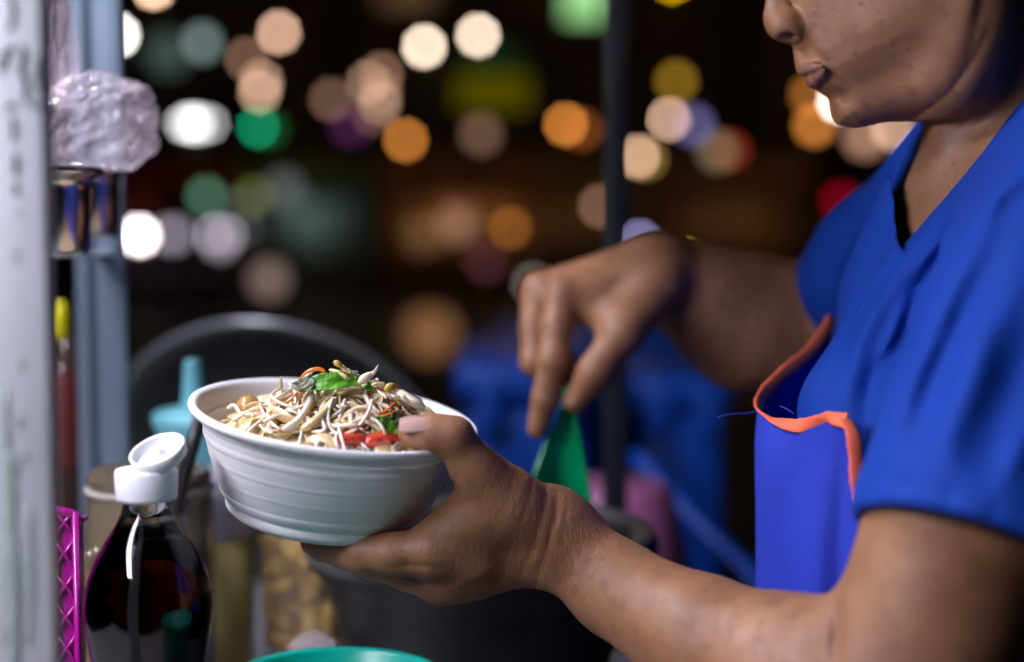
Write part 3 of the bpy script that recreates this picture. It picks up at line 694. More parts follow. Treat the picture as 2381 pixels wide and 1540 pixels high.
def strand(x, y, ang, L_, bend, lift, n=9, hop=0):
    P = []
    for i in range(n):
        t = i / (n - 1) - .5; a = ang + bend * t; px = x + math.cos(ang + bend * t * .5) * L_ * t; py = y + math.sin(ang + bend * t * .5) * L_ * t
        r = math.hypot(px, py)
        if r > .0722: px, py = px * .0722 / r, py * .0722 / r
        P.append(BM @ Vector((px, py, Hh_(px, py) + lift + hop * (t * 2) ** 2 + .002 * math.sin(6 * t + x * 400))))
    return P
def spot(rmax=.060):
    while True:
        x, y = rs.uniform(-rmax, rmax), rs.uniform(-rmax, rmax)
        if x * x + y * y < rmax * rmax: return x + .007, y - .006
for i in range(150):                                  # pale broad strips
    x, y = spot(); P = strand(x, y, rs.uniform(0, 6.28), rs.uniform(.016, .040), rs.uniform(-2.6, 2.6), rs.uniform(-.004, .007), 8, rs.uniform(-.003, .005))
    w = rs.uniform(.0015, .0040); o = tube('cabbage_strip', P, [w * 1.15 * q for q in (.35, .8, 1, 1.05, 1, .95, .8, .4)], M_strip, None, 8, rs.uniform(.12, .4), upv=(rs.uniform(-1, 1), rs.uniform(-1, 1), rs.uniform(.2, 1)))
    tag(o, 'pale dressed cabbage strip in the salad heap', 'vegetable', 'cabbage strips in the salad')
for i in range(65):                                   # bean sprouts, some with heads
    x, y = spot(); L_ = rs.uniform(.025, .055); P = strand(x, y, rs.uniform(0, 6.28), L_, rs.uniform(-3.0, 3.0), rs.uniform(-.001, .008), 9, rs.uniform(-.003, .006))
    w = rs.uniform(.0009, .0015); o = tube('bean_sprout', P, [w * q for q in (.9, 1, 1.05, 1.05, 1, .95, .8, .5, .2)], M_sprout, None, 8)
    tag(o, 'glossy white bean sprout in the salad heap', 'bean sprout', 'bean sprouts in the salad')
    if rs.random() < .22:
        p, q = Vector(P[0]), Vector(P[1]); t = (p - q).normalized()
        vs, fs = tube_data([p - t * .0006, p + t * .0008, p + t * .003, p + t * .0048, p + t * .0056], [w * .9, w * 1.5, w * 1.9, w * 1.3, w * .3], 7, .7); obj('seed_head', vs, fs, M_head, o)
for i in range(50):                                   # thin noodles
    x, y = spot(.054); P = strand(x, y, rs.uniform(0, 6.28), rs.uniform(.03, .06), rs.uniform(-5, 5), rs.uniform(0, .009), 14, rs.uniform(-.003, .006))
    o = tube('rice_noodle', P, .00095, M_noodle, None, 8); tag(o, 'thin white rice noodle curling in the salad heap', 'noodle', 'rice noodles in the salad')
for i in range(24):                                   # thin orange shreds
    x, y = spot(.054); P = strand(x, y, rs.uniform(0, 6.28), rs.uniform(.012, .028), rs.uniform(-1.8, 1.8), rs.uniform(.001, .008), 8, rs.uniform(-.002, .004))
    o = tube('carrot_shred', P, [.0011 * q for q in (.5, .9, 1, 1, 1, .9, .8, .4)], M_carrot, None, 6, .5); tag(o, 'thin orange carrot shred mixed into the salad heap', 'carrot', 'carrot shreds in the salad')
def bowlpt(u, v, rel=0):                              # point over the heap seen at (u, v)
    o = Vector((0, 0, CAM_H)); q = W(u, v, .83); Bi = BM.inverted(); a, b = Bi @ o, Bi @ q; dr = b - a
    best = None
    for k in range(400):
        t = .86 + .28 * k / 399; p = a + dr * t
        if math.hypot(p.x, p.y) < .074 and p.z < Hh_(p.x, p.y) + .004 + rel: best = p; break
    return BM @ (best if best is not None else b)
for k, (pts, w, lab) in enumerate([([(880, 970), (915, 962), (950, 950), (985, 942)], .0026, 'orange carrot strip lying right of the heap beside the thumb'), ([(955, 945), (968, 955), (985, 966)], .0018, 'short carrot piece under the carrot strip beside the thumb'),
        ([(700, 878), (715, 865), (740, 858), (755, 868), (735, 880)], .0022, 'curled carrot strip on top of the heap behind the basil leaf'), ([(700, 975), (715, 962), (728, 945)], .0016, 'carrot sliver in the middle of the heap'),
        ([(640, 1003), (655, 998), (668, 990)], .0016, 'carrot sliver low at the left near the front rim'), ([(905, 925), (920, 930), (930, 938)], .0014, 'tiny carrot piece right of the heap top'), ([(790, 1008), (805, 1006), (822, 1004)], .0013, 'carrot sliver just above the tomato')]):
    P = smoothpath([tuple(bowlpt(u, v, .0025)) for u, v in pts], 12); o = tube('carrot_strip', P, [w * (.45 + .55 * math.sin(math.pi * (i + 1) / 14)) for i in range(13)], M_carrot, None, 7, .5); tag(o, lab, 'carrot', 'carrot strips in the salad')
for pts, w, lab in [([(765, 1030), (795, 1022), (835, 1022), (862, 1032)], .0062, 'dark red wet tomato wedge at the front rim, the left one'), ([(845, 1032), (875, 1022), (908, 1020), (930, 1034)], .0070, 'orange red tomato wedge at the front rim next to the thumb')]:
    P = smoothpath([tuple(bowlpt(u, v, .0005)) for u, v in pts], 12); o = tube('tomato_wedge', P, [w * (.35 + .65 * math.sin(math.pi * (i + 1) / 14) ** .7) * rs.uniform(.86, 1.12) for i in range(13)], M_tomato, None, 14, .62); tag(o, lab, 'tomato', 'tomato wedges in the salad')
def leaf(pts, wid, m, label, curl=.25):
    P = [Vector(p) for p in smoothpath([tuple(bowlpt(u, v, h)) for u, v, h in pts], 14)]; vs, fs = [], []; nn = 8
    for i, p in enumerate(P):
        t = (P[min(i + 1, 14)] - P[max(i - 1, 0)]).normalized(); side = t.cross((zb * .55 + Vector((0, -.85, .1))).normalized()).normalized(); upn = side.cross(t); w = wid * math.sin(math.pi * min(.97, (i + .6) / 15.5)) ** .75 * (1 + .16 * (i % 2))
        for j in range(nn + 1):
            s_ = j / nn * 2 - 1; vs.append(p + side * (w * s_) + upn * (w * (curl * abs(s_) ** 1.3 + .10 * math.sin(i * 1.3 + s_ * 4)) - (.0005 if j == nn // 2 else 0)))
    for i in range(14):
        for j in range(nn): a = i * (nn + 1) + j; fs.append((a, a + 1, a + nn + 2, a + nn + 1))
    o = obj('basil_leaf', vs, fs, m); tag(o, label, 'leaf'); sm_ = o.modifiers.new('thickness', 'SOLIDIFY'); sm_.thickness = .0005
    ss = o.modifiers.new('smooth', 'SUBSURF'); ss.levels = 1; ss.render_levels = 1
    return o
leaf([(686, 894, .010), (725, 893, .013), (775, 887, .014), (815, 884, .012), (856, 880, .009)], .0052, M_leaf, 'bright green basil leaf lying across the top of the salad')
leaf([(690, 885, .012), (705, 893, .014), (730, 896, .015)], .006, M_leafd, 'dark withered leaf tip at the left of the basil leaf')
leaf([(866, 998, .003), (890, 995, .004), (925, 993, .004)], .0065, M_leaf, 'small green leaf piece above the tomato beside the thumb')
leaf([(905, 980, .004), (930, 970, .006), (945, 965, .005)], .004, M_leafd, 'small dark herb sprig next to the thumb nail')
leaf([(848, 892, .006), (858, 895, .007), (866, 898, .006)], .004, M_leaf, 'tiny green leaf tip right of the basil leaf')
for (u, v, h, L_, sx, lab) in [(577, 945, .004, .0075, .75, 'small brown mushroom cap at the left of the salad')]:
    p = bowlpt(u, v, h); lathe('mushroom', [(0, .006), (.003, .0055), (.0062, .003), (.0075, 0), (.0066, -.0024), (.0035, -.0022), (.0028, -.009), (0, -.0095)], M_mush, None, at(p, BM.to_3x3().to_4x4() @ Matrix.Rotation(.8, 4, 'X')), 20)
    tag(bpy.data.objects['mushroom'], lab, 'mushroom')
def hero(nm, pts, w, m, lab, cat, grp=None, segs=8, flat=1, taper=None):
    P = smoothpath([tuple(bowlpt(u, v, h)) for u, v, h in pts], 14); R = taper or [.55, .85, 1, 1, 1, 1, 1, 1, 1, 1, 1, 1, .95, .8, .45]
    o = tube(nm, P, [w * q for q in R], m, None, segs, flat); tag(o, lab, cat, grp)
hero('cabbage_strip', [(700, 1000, .003), (725, 985, .005), (755, 955, .006), (780, 925, .006)], .0042, M_strip, 'thick pale cabbage stalk slanting up the front of the heap', 'vegetable', None, 10, .6)
hero('cabbage_strip', [(655, 1000, .004), (690, 980, .006), (715, 945, .007), (725, 915, .008)], .0020, M_noodle, 'long white sprout curving up beside the thick cabbage stalk', 'vegetable')
hero('bean_sprout', [(925, 912, .006), (945, 925, .007), (965, 938, .007), (985, 950, .004)], .0030, M_sprout, 'thick white bean sprout stalk sloping down to the right', 'bean sprout')
hero('bean_sprout', [(835, 892, .010), (850, 878, .014), (865, 870, .016), (872, 862, .019), (879, 849, .024)], .0022, M_sprout, 'bean sprout with a brown tail pointing up from the heap top', 'bean sprout', None, 8, 1, [.7, 1, 1.2, 1.2, 1.1, 1, .9, .75, .6, .5, .42, .36, .3, .22, .12])
hero('bean_sprout', [(655, 905, .006), (653, 890, .012), (653, 876, .018)], .0014, M_sprout, 'thin sprout standing straight up left of the basil leaf', 'bean sprout', None, 8, 1, [1, 1, 1, 1, 1, .9, .9, .8, .8, .7, .6, .5, .4, .3, .15])
hero('bean_sprout', [(900, 908, .008), (908, 900, .011), (925, 905, .010)], .0026, M_head, 'yellow sprout head curled at the right top of the heap', 'bean sprout')
hero('rice_noodle', [(528, 950, .002), (545, 943, .004), (560, 962, .003), (588, 967, .003)], .0012, M_noodle, 'white noodle loop at the far left of the heap', 'noodle')
hero('rice_noodle', [(725, 1005, .003), (755, 1000, .005), (745, 960, .006), (755, 935, .006)], .0012, M_noodle, 'white noodle curving over the thick cabbage stalk', 'noodle')
hero('cabbage_strip', [(770, 862, .012), (795, 870, .014), (812, 884, .012)], .0040, mat('egg_yellow', (.85, .72, .32), .3, .1, 60), 'pale yellow strip behind the basil leaf', 'vegetable', None, 8, .35)

# ------------------------------------------------------------------ clay mortar with the green scoop
def ground_pt(u, d): p = W(u, 770, d); return Vector((p.x, p.y, 0))
mo = W(1118, 1238, 1.02); MR = mm(404, 1.02)
mz = mo.z; mprof = [(0, COUNTER_Z + .001 - mz), (.068, COUNTER_Z + .001 - mz), (.074, COUNTER_Z + .004 - mz), (.086, -.11), (.100, -.07), (.112, -.035), (MR - .008, -.024), (MR - .001, -.016), (MR + .001, -.006), (MR - .003, .002), (MR - .010, .003), (MR - .017, -.003), (.100, -.022), (.090, -.055), (.070, -.09), (.035, -.108), (0, -.112)]
mortar = lathe('clay_mortar', mprof[:13], M_clay, None, at(mo), 72); tag(mortar, 'large dark clay mortar behind the hand and bowl', 'mortar')
lathe('rim', [(MR + .0012, -.012), (MR + .0022, -.005), (MR - .002, .0034), (MR - .010, .0042), (MR - .0165, -.0015)], mat('clay_highlight', (.065, .065, .062), .4, .4, 40, .3, 90), mortar, at(mo), 72)  # lighter ring puts the rim's highlight into the clay colour
lathe('inner_wall', mprof[12:], M_clay_in, mortar, at(mo), 72)
scoop = None
vs, fs = [], []; nu, nv = 26, 14
for i in range(nu + 1):
    t = i / nu; v = 925 + 400 * t; u = 1322 - 34 * t - 6 * math.sin(t * 3); hw = 9 + 92 * min(1, t * 1.25) ** .85; d = 1.018 - .012 * t
    for j in range(nv + 1):
        s_ = j / nv * 2 - 1; a = s_ * 1.25
        vs.append(C(u + hw * math.sin(a) / math.sin(1.25), v + 4 * abs(s_), d + mm(hw, 1.0) * (math.cos(a) - .5) * 1.35))
for i in range(nu):
    for j in range(nv): a = i * (nv + 1) + j; fs.append((a, a + 1, a + nv + 2, a + nv + 1))
scoop = obj('green_scoop', to_world(vs), fs, M_green); tag(scoop, 'bright green plastic scoop held down into the mortar by the far hand', 'scoop')
sm_ = scoop.modifiers.new('thickness', 'SOLIDIFY'); sm_.thickness = .0022
tube('handle', [W(1321, 950, 1.022), W(1320, 925, 1.026), W(1319, 902, 1.028)], .005, M_green, scoop, 12)

# ------------------------------------------------------------------ bottles and jars at the left
def stand(u, d): p = W(u, 770, d); return Vector((p.x, p.y, COUNTER_Z + .0005))
def z_at(u, v, d): return W(u, v, d).z - COUNTER_Z
D1 = .765
b0 = stand(334, D1); zt = lambda v: z_at(334, v, D1); k = mm(1, D1)
pb = [(0, .001), (.026, .001), (118 * k, .004), (125 * k, .014), (122 * k, .05)]
for v, hw in [(1640, 122), (1580, 127), (1530, 136), (1490, 143), (1455, 147), (1420, 149), (1392, 147), (1355, 139), (1305, 119), (1262, 95), (1225, 71), (1200, 59), (1185, 55), (1168, 52)]: pb.append((hw * k, zt(v)))
sb = empty('sauce_bottle', b0); tag(sb, 'round clear bottle of dark brown sauce with open white flip cap', 'bottle')
lathe('glass', pb, M_glass, sb, at(b0), 64)
liq = [(0, .003)] + [(max(0, r - .0018), z + .001) for r, z in pb if z < zt(1232)][1:] + [(78 * k, zt(1236)), (0, zt(1236))]
lathe('sauce', liq, M_sauce, sb, at(b0), 64)
cap_p = [(52 * k, zt(1166)), (68 * k, zt(1168)), (71 * k, zt(1160)), (73 * k, zt(1105)), (70 * k, zt(1096)), (30 * k, zt(1094)), (16 * k, zt(1092)), (11 * k, zt(1080)), (7 * k, zt(1076)), (0, zt(1076))]
lathe('cap', cap_p, M_white, sb, at(b0), 48)
hp = W(370, 1058, D1 + .004); Rl = Matrix.Rotation(math.radians(-14), 4, 'Y') @ Matrix.Rotation(math.radians(24), 4, 'X')
lid = lathe('flip_lid', [(0, -.004), (.0125, -.004), (.0150, -.002), (.0155, .004), (.0146, .0045), (.0136, .003), (.0132, -.001), (.006, -.0015), (.0035, .002), (.0022, .0045), (0, .005)], M_white, sb, at(hp, Rl), 40)
box('hinge', M_white, sb, (-.005, -.004, -.002), (.005, .004, .002), .001, 2, at(W(352, 1092, D1 + .008)))

# magenta pierced basket
D2 = .80; bk = empty('plastic_basket', stand(120, D2)); tag(bk, 'magenta plastic basket with pierced lattice sides beside the post', 'basket')
M_mag = mat('magenta_plastic', (.38, .006, .24), .25, .1, 30, Coat_Weight=.4)
a, b = W(40, 1200, D2), W(179, 1200, D2); zt2 = W(100, 1190, D2).z; x0, x1, y0 = a.x, b.x, a.y
box('back_panel', M_mag, bk, (x0, y0 + .0015, COUNTER_Z + .001), (x1 - .002, y0 + .003, zt2 - .004), .0005)
for i in range(14):
    zc = zt2 - .006 - i * .018
    if zc < COUNTER_Z + .012: break
    for s_ in (-1, 1): tube('lattice_bar', [(x1 - .0125, y0 - .0005, zc + s_ * rs.uniform(.006, .008)), (x1 - .002, y0 - .0005, zc - s_ * rs.uniform(.006, .008))], .0011, M_mag, bk, 6)
for x in (x1 - .0130, x1 - .001): tube('upright_rib', [(x, y0, COUNTER_Z + .002), (x, y0, zt2)], .0021, M_mag, bk, 8)
tube('rim', [(x0, y0, zt2), (x1 - .012, y0, zt2 + .001), (x1 - .003, y0, zt2 - .001), (x1, y0 + .004, zt2 - .006), (x1, y0 + .014, zt2 - .006)], .0026, M_mag, bk, 8)
box('front_panel', M_mag, bk, (x0, y0 - .002, COUNTER_Z + .001), (x1 - .0195, y0 + .001, zt2 - .002), .0005)
box('side_panel', M_mag, bk, (x1 - .0025, y0 + .004, COUNTER_Z + .001), (x1 - .0005, y0 + .014, zt2 - .008), .0005)

# cloudy jar behind the bottle, with black spoon
D3 = .97; j0 = stand(342, D3); k3 = mm(1, D3); zj = lambda v: z_at(342, v, D3)
jar = empty('glass_jar', j0); tag(jar, 'cloudy brown jar with a black spoon handle behind the sauce bottle', 'jar')
lathe('jar_body', [(0, .001), (130 * k3, .001), (146 * k3, .01), (148 * k3, zj(1300)), (146 * k3, zj(1180)), (140 * k3, zj(1150)), (136 * k3, zj(1130)), (142 * k3, zj(1122)), (142 * k3, zj(1108)), (136 * k3, zj(1100)), (120 * k3, zj(1096)), (118 * k3, zj(1120)), (0, zj(1125))], M_jar, jar, at(j0), 56)
tube('rim_ring', [j0 + Vector((142 * k3 * math.cos(q * .2618), 142 * k3 * math.sin(q * .2618), zj(1140))) for q in range(25)], .0022, mat('jar_rim', (.5, .46, .40), .15, .1, 20), jar, 8)
tube('spoon_handle', [W(466, 970, .93), W(440, 1060, .935), W(415, 1150, .94), W(400, 1230, .96)], [.0045, .005, .0055, .005], M_black, jar, 10)
# small clay cup left of the bottle
c0 = stand(205, .88); kc = mm(1, .88); zc_ = lambda v: z_at(205, v, .88)
cup = lathe('small_cup', [(0, .001), (28 * kc, .001), (30 * kc, .01), (26 * kc, zc_(1300)), (24 * kc, zc_(1288)), (21 * kc, zc_(1290)), (20 * kc, zc_(1330)), (0, zc_(1340))], M_jar, None, at(c0), 28); tag(cup, 'small brown cup between the magenta basket and the sauce bottle', 'cup')

# squeeze bottle with teal nozzle cap
D4 = 1.08; s0 = stand(470, D4); k4 = mm(1, D4); zs = lambda v: z_at(470, v, D4)
sq = empty('squeeze_bottle', s0); tag(sq, 'squeeze bottle with teal nozzle cap and yellowish sauce behind the bowl', 'bottle')
M_sq = mat('milky_plastic', (.64, .64, .74), .35, .05, 20); M_sqy = mat('yellow_sauce', (.58, .52, .20), .35, .2, 12)
lathe('bottle_wall', [(112 * k4, zs(1250)), (113 * k4, zs(1120)), (108 * k4, zs(1085)), (98 * k4, zs(1070)), (0, zs(1070))], M_sq, sq, at(s0), 48)
lathe('sauce_level', [(0, .001), (108 * k4, .001), (112 * k4, .01), (112 * k4, zs(1251)), (0, zs(1251))], M_sqy, sq, at(s0), 48)
lathe('nozzle_cap', [(100 * k4, zs(1068)), (106 * k4, zs(1060)), (108 * k4, zs(1000)), (116 * k4, zs(992)), (118 * k4, zs(965)), (108 * k4, zs(956)), (60 * k4, zs(950)), (0, zs(949))], M_teal, sq, at(s0), 48)
lathe('nozzle', [(30 * k4, -.001), (24 * k4, mm(40, D4)), (20 * k4, mm(105, D4)), (17 * k4, mm(116, D4)), (0, mm(118, D4))], M_teal, sq, at(W(449, 952, D4)), 28)

# clear tub of peanuts
D5 = 1.06; p0 = stand(705, D5); k5 = mm(1, D5); zp = lambda v: z_at(705, v, D5)
tub = empty('peanut_tub', p0); tag(tub, 'clear plastic tub of golden peanuts between bowl and green tub', 'tub')
M_clear = film('clear_tub', (.80, .72, .70), .13, .1, .2, 30)
lathe('wall', [(0, .001), (92 * k5, .001), (98 * k5, .01), (112 * k5, zp(1230)), (116 * k5, zp(1226)), (114 * k5, zp(1220)), (108 * k5, zp(1230)), (95 * k5, .012)], M_clear, tub, at(p0), 48)
M_nut = mat('peanut', (.72, .46, .08), .35, .35, 60, Coat_Weight=.3)
nut_me = None
for i in range(190):
    a = rs.uniform(0, 6.28); r = math.sqrt(rs.random()) * 84 * k5; z = rs.uniform(.05, zp(1262)); 
    if nut_me is None:
        nn_ = lathe('peanut', [(0, -.0065), (.003, -.0055), (.0046, -.002), (.0042, .001), (.0044, .003), (.0028, .0058), (0, .0066)], M_nut, tub, Matrix.Identity(4), 8); nut_me = nn_.data; o = nn_
    else:
        o = bpy.data.objects.new('peanut', nut_me); COL.objects.link(o); o.parent = tub; o.matrix_parent_inverse = nn_.matrix_parent_inverse
    o.matrix_basis = Matrix.Translation(p0 + Vector((r * math.cos(a), r * math.sin(a), z))) @ Matrix.Rotation(rs.uniform(0, 6), 4, 'X') @ Matrix.Rotation(rs.uniform(0, 6), 4, 'Y') @ Matrix.Scale(1.5, 4)
# sea-green tub whose rim shows at the bottom edge
D6 = .70; g0 = stand(768, D6); zg = z_at(768, 1602, D6); k6 = mm(1, D6)
gt = lathe('green_tub', [(0, .001), (.040, .001), (.045, .006), (248 * k6, zg - .004), (262 * k6, zg - .003), (263 * k6, zg), (258 * k6, zg + .001), (246 * k6, zg - .001), (.042, .008), (0, .008)], M_teal2, None, at(g0), 72); tag(gt, 'sea-green plastic tub whose rim shows at the bottom edge', 'tub')

# steel cups and crumpled bag by the posts
D7 = .90; k7 = mm(1, D7)
def cup_s(u, v0, v1, r, d, lab, rim):
    p = W(u, v0, d); h = p.z - W(u, v1, d).z; kk = mm(1, d)
    o = lathe('steel_cup', [(0, -h), (r * .86 * kk, -h), (r * .93 * kk, -h + .003), (r * kk, -.012), (r * kk, -.004), (rim * kk, -.001), (rim * kk, .002), ((rim - 4) * kk, .0035), ((r - 4) * kk, .001), (r * .86 * kk, -h + .004), (0, -h + .004)], M_steel, None, at(p), 56)
    return tag(o, lab, 'cup', 'steel cups beside the post')
cup_s(112, 402, 592, 97, D7, 'polished steel cup under the plastic bag, the nearer one', 128)
cup_s(205, 398, 552, 72, 1.03, 'polished steel cup half hidden behind the nearer steel cup', 78)
shelf = box('cup_shelf', M_alu, None, (W(60, 600, .9).x, W(60, 600, .86).y, W(60, 594, .9).z - .003), (W(228, 600, 1.10).x, W(228, 600, 1.10).y - .0005, W(60, 594, .9).z - .0015)); tag(shelf, 'thin metal shelf strip under the steel cups', 'shelf')

from mathutils import noise as mnoise
def crumple(seed, sub=6):
    bm = bmesh.new(); bmesh.ops.create_icosphere(bm, subdivisions=sub, radius=1); rng = np.random.RandomState(seed)
    N_ = rng.normal(size=(40, 3)); N_ /= np.linalg.norm(N_, axis=1)[:, None]; off = rng.uniform(.74, 1.0, 40)
    for v in bm.verts:
        n_ = np.array(v.co); n_ /= np.linalg.norm(n_)
        dd = N_ @ n_; r = min(np.min(np.where(dd > .15, off / np.maximum(dd, .15), 9)), 1.2)
        al, ac = .7 * n_[0] + .7 * n_[2], .7 * n_[0] - .7 * n_[2]
        q = Vector((ac * 2.6 + seed, n_[1] * 1.8, al * 1.0)); q2 = Vector((ac * 5.5 - seed, n_[1] * 4, al * 2.2))
        r += .22 * (.30 - abs(mnoise.noise(q * 1.25))) + .12 * (.25 - abs(mnoise.noise(q2 * 1.2))) + .05 * (.2 - abs(mnoise.noise(q2 * 2.6)))
        v.co = Vector(n_ * r)
    return bm
def deform(bm, fn):
    for v in bm.verts: v.co = fn(v.co)
bm = crumple(5, 5)
c_ = W(205, 290, .95); sx, sz = mm(172, .95), mm(132, .95)
deform(bm, lambda c: c_ + Vector((c.x * sx * (1 - .16 * c.z), c.y * .05, max(-.80, c.z + .12 * c.x) * sz)))
bagr = bm_obj('plastic_bag', bm, M_bag, None, False); tag(bagr, 'crumpled clear plastic bag sitting on the steel cups', 'bag')
bm = crumple(9, 5)
c2 = W(128, 70, .95)
deform(bm, lambda c: c2 + Vector((c.x * mm(34, .95) * (1.5 - c.z * .75), c.y * .022, c.z * mm(165, .95))))
bm_obj('gathered_neck', bm, M_bag, bagr, False)

bm = crumple(21, 4); c3 = W(728, 1500, .96)
deform(bm, lambda c: c3 + Vector((c.x * mm(62, .96), c.y * .014, c.z * mm(30, .96))))
bag2 = bm_obj('wrapper', bm, M_bag, None, False); tag(bag2, 'crumpled bit of shiny clear film at the bottom next to the mortar', 'film')

# dark sauce bottle with yellow cap behind the front post
D8 = 1.16; y0_ = stand(150, D8); k8 = mm(1, D8); zy = lambda v: z_at(150, v, D8)
yb_ = empty('sauce_bottle', y0_); tag(yb_, 'dark bottle with yellow cap and red label behind the front post', 'bottle')
lathe('bottle_body', [(0, .001), (55 * k8, .001), (58 * k8, .01), (58 * k8, zy(900)), (50 * k8, zy(850)), (26 * k8, zy(810)), (18 * k8, zy(790)), (0, zy(789))], mat('dark_glass', (.035, .02, .015), .08, .1, 20), yb_, at(y0_), 40)
lathe('label', [(58.8 * k8, zy(1080)), (59 * k8, zy(880)), (55 * k8, zy(858))], M_red, yb_, at(y0_), 40)
lathe('yellow_cap', [(19 * k8, zy(790)), (22 * k8, zy(784)), (20 * k8, zy(730)), (14 * k8, zy(708)), (6 * k8, zy(702)), (0, zy(702))], M_yellow, yb_, at(W(138, 770, D8) * 1.0 - Vector((0, 0, W(138, 770, D8).z - COUNTER_Z - .0005))), 28)

# big steel wok lid leaning behind the bowl
wm = W(655, 1095, 1.42); Rw = mm(405, 1.42)
WROT = Matrix.Rotation(math.radians(18), 4, 'Y') @ Matrix.Rotation(math.radians(-62), 4, 'X')
wk = lathe('steel_basin', [(0, .075), (Rw * .5, .06), (Rw * .82, .03), (Rw * .93, .004), (Rw, 0), (Rw * 1.012, -.005), (Rw * 1.0, -.010), (Rw * .92, -.004), (Rw * .80, .022), (Rw * .5, .050), (0, .065)], mat('dull_steel', (.03, .04, .037), .5, .3, 14, metal=.1), None, at(wm, WROT), 96)
tube('rim', [at(wm, WROT) @ Vector((Rw * 1.005 * math.cos(q * math.pi / 36), Rw * 1.005 * math.sin(q * math.pi / 36), -.005)) for q in range(73)], .0032, mat('steel_highlight', (.42, .46, .48), .3, .2, 14, metal=.7), wk, 8)  # paler tube paints the highlight along the basin's rim
tag(wk, 'large dull steel basin standing on edge behind the foam bowl', 'basin')

# upturned pink tub behind the mortar
pk = stand(1430, 1.36); kp = mm(1, 1.36); zk = W(1430, 1125, 1.36).z - COUNTER_Z
pt_ = lathe('pink_tub', [(0, zk), (.045, zk), (.055, zk - .006), (.075, zk - .09), (.10, zk - .17), (.112, .004), (.116, .001)], M_pink, None, at(pk), 48); tag(pt_, 'pink plastic tub upside down behind the mortar', 'tub')
# ------------------------------------------------------------------ blue boxes behind, street lights far off
def cooler(u0, u1, v0, v1, d, dep, lab, extra=0):
    a, b = W(u0, v1, d), W(u1, v0, d); c = empty('cool_box', ((a.x + b.x) / 2, a.y, 0)); tag(c, lab, 'cool box', 'blue cool boxes behind the stall')
    lidz = b.z - .05; box('tub', M_blue, c, (a.x + .01, a.y, .45), (b.x - .01, a.y + dep, lidz - .004), .02, 3)
    box('lid', M_blue, c, (a.x, a.y - .01, lidz), (b.x, a.y + dep + .01, b.z), .015, 3)
    box('stand', M_dark, c, (a.x + .02, a.y + .02, 0), (b.x - .02, a.y + dep - .02, .449))
    for s_ in (.25, .75): box('latch', M_blue, c, (a.x + (b.x - a.x) * s_ - .015, a.y - .018, lidz - .035), (a.x + (b.x - a.x) * s_ + .015, a.y - .011, lidz + .03), .003)
    return c
cooler(1056, 1392, 840, 1240, 1.75, .45, 'bright blue cool box directly behind the far hand')
cooler(1470, 1700, 868, 1300, 1.95, .4, 'darker blue cool box right of the dark pole')
cb2 = cooler(1150, 1600, 770, 845, 2.4, .4, 'blue cool box standing higher at the back')
st = tube('blue_pipe', smoothpath([tuple(W(*p)) for p in [(1480, 1060, 1.55), (1600, 1190, 1.5), (1720, 1310, 1.45), (1900, 1500, 1.4)]], 12), .016, M_blue, None, 12, .6); tag(st, 'blue plastic pipe slanting down behind the apron', 'pipe')

M_post = mat('lamp_post_paint', (.03, .03, .03), .6)
_em = {}
def glow(col, s):
    key = (tuple(round(c, 3) for c in col), round(s, 2))
    if key not in _em: _em[key] = emit('lit_globe', col, s)
    return _em[key]
def street_lamp(u, v, d, col, val, rpx, label, group='street lamps behind the stall', name='street_lamp', cat='lamp', wide=1.0):
    """a globe on a thin post; val = brightness of its blurred disc"""
    p = W(u, v, d); r = mm(rpx, d); R = 60.4 * (1 - .805 / d)
    o = empty(name, (p.x, p.y, 0)); tag(o, label, cat, group)
    L = val / min(1, (rpx / R) ** 2 * wide)
    bm = bmesh.new(); bmesh.ops.create_uvsphere(bm, u_segments=16, v_segments=10, radius=r)
    for q in bm.verts: q.co = Vector((q.co.x * wide, q.co.y, q.co.z)) + p
    bm_obj('globe', bm, glow(col, L), o, True)
    lathe('cap', [(r * .5, r * .95), (r * .45, r * 1.15), (0, r * 1.3)], M_post, o, at(p), 10)
    if p.z - r > .1: tube('post', [(p.x, p.y + r * .2, 0), (p.x, p.y + r * .2, p.z - r * .96)], min(.02, r * .3), M_post, o, 6)
    return o
CR, PE, OR, BR = (1, .80, .61), (1, .61, .42), (1, .34, .06), (1, .52, .34)
S = 'street'
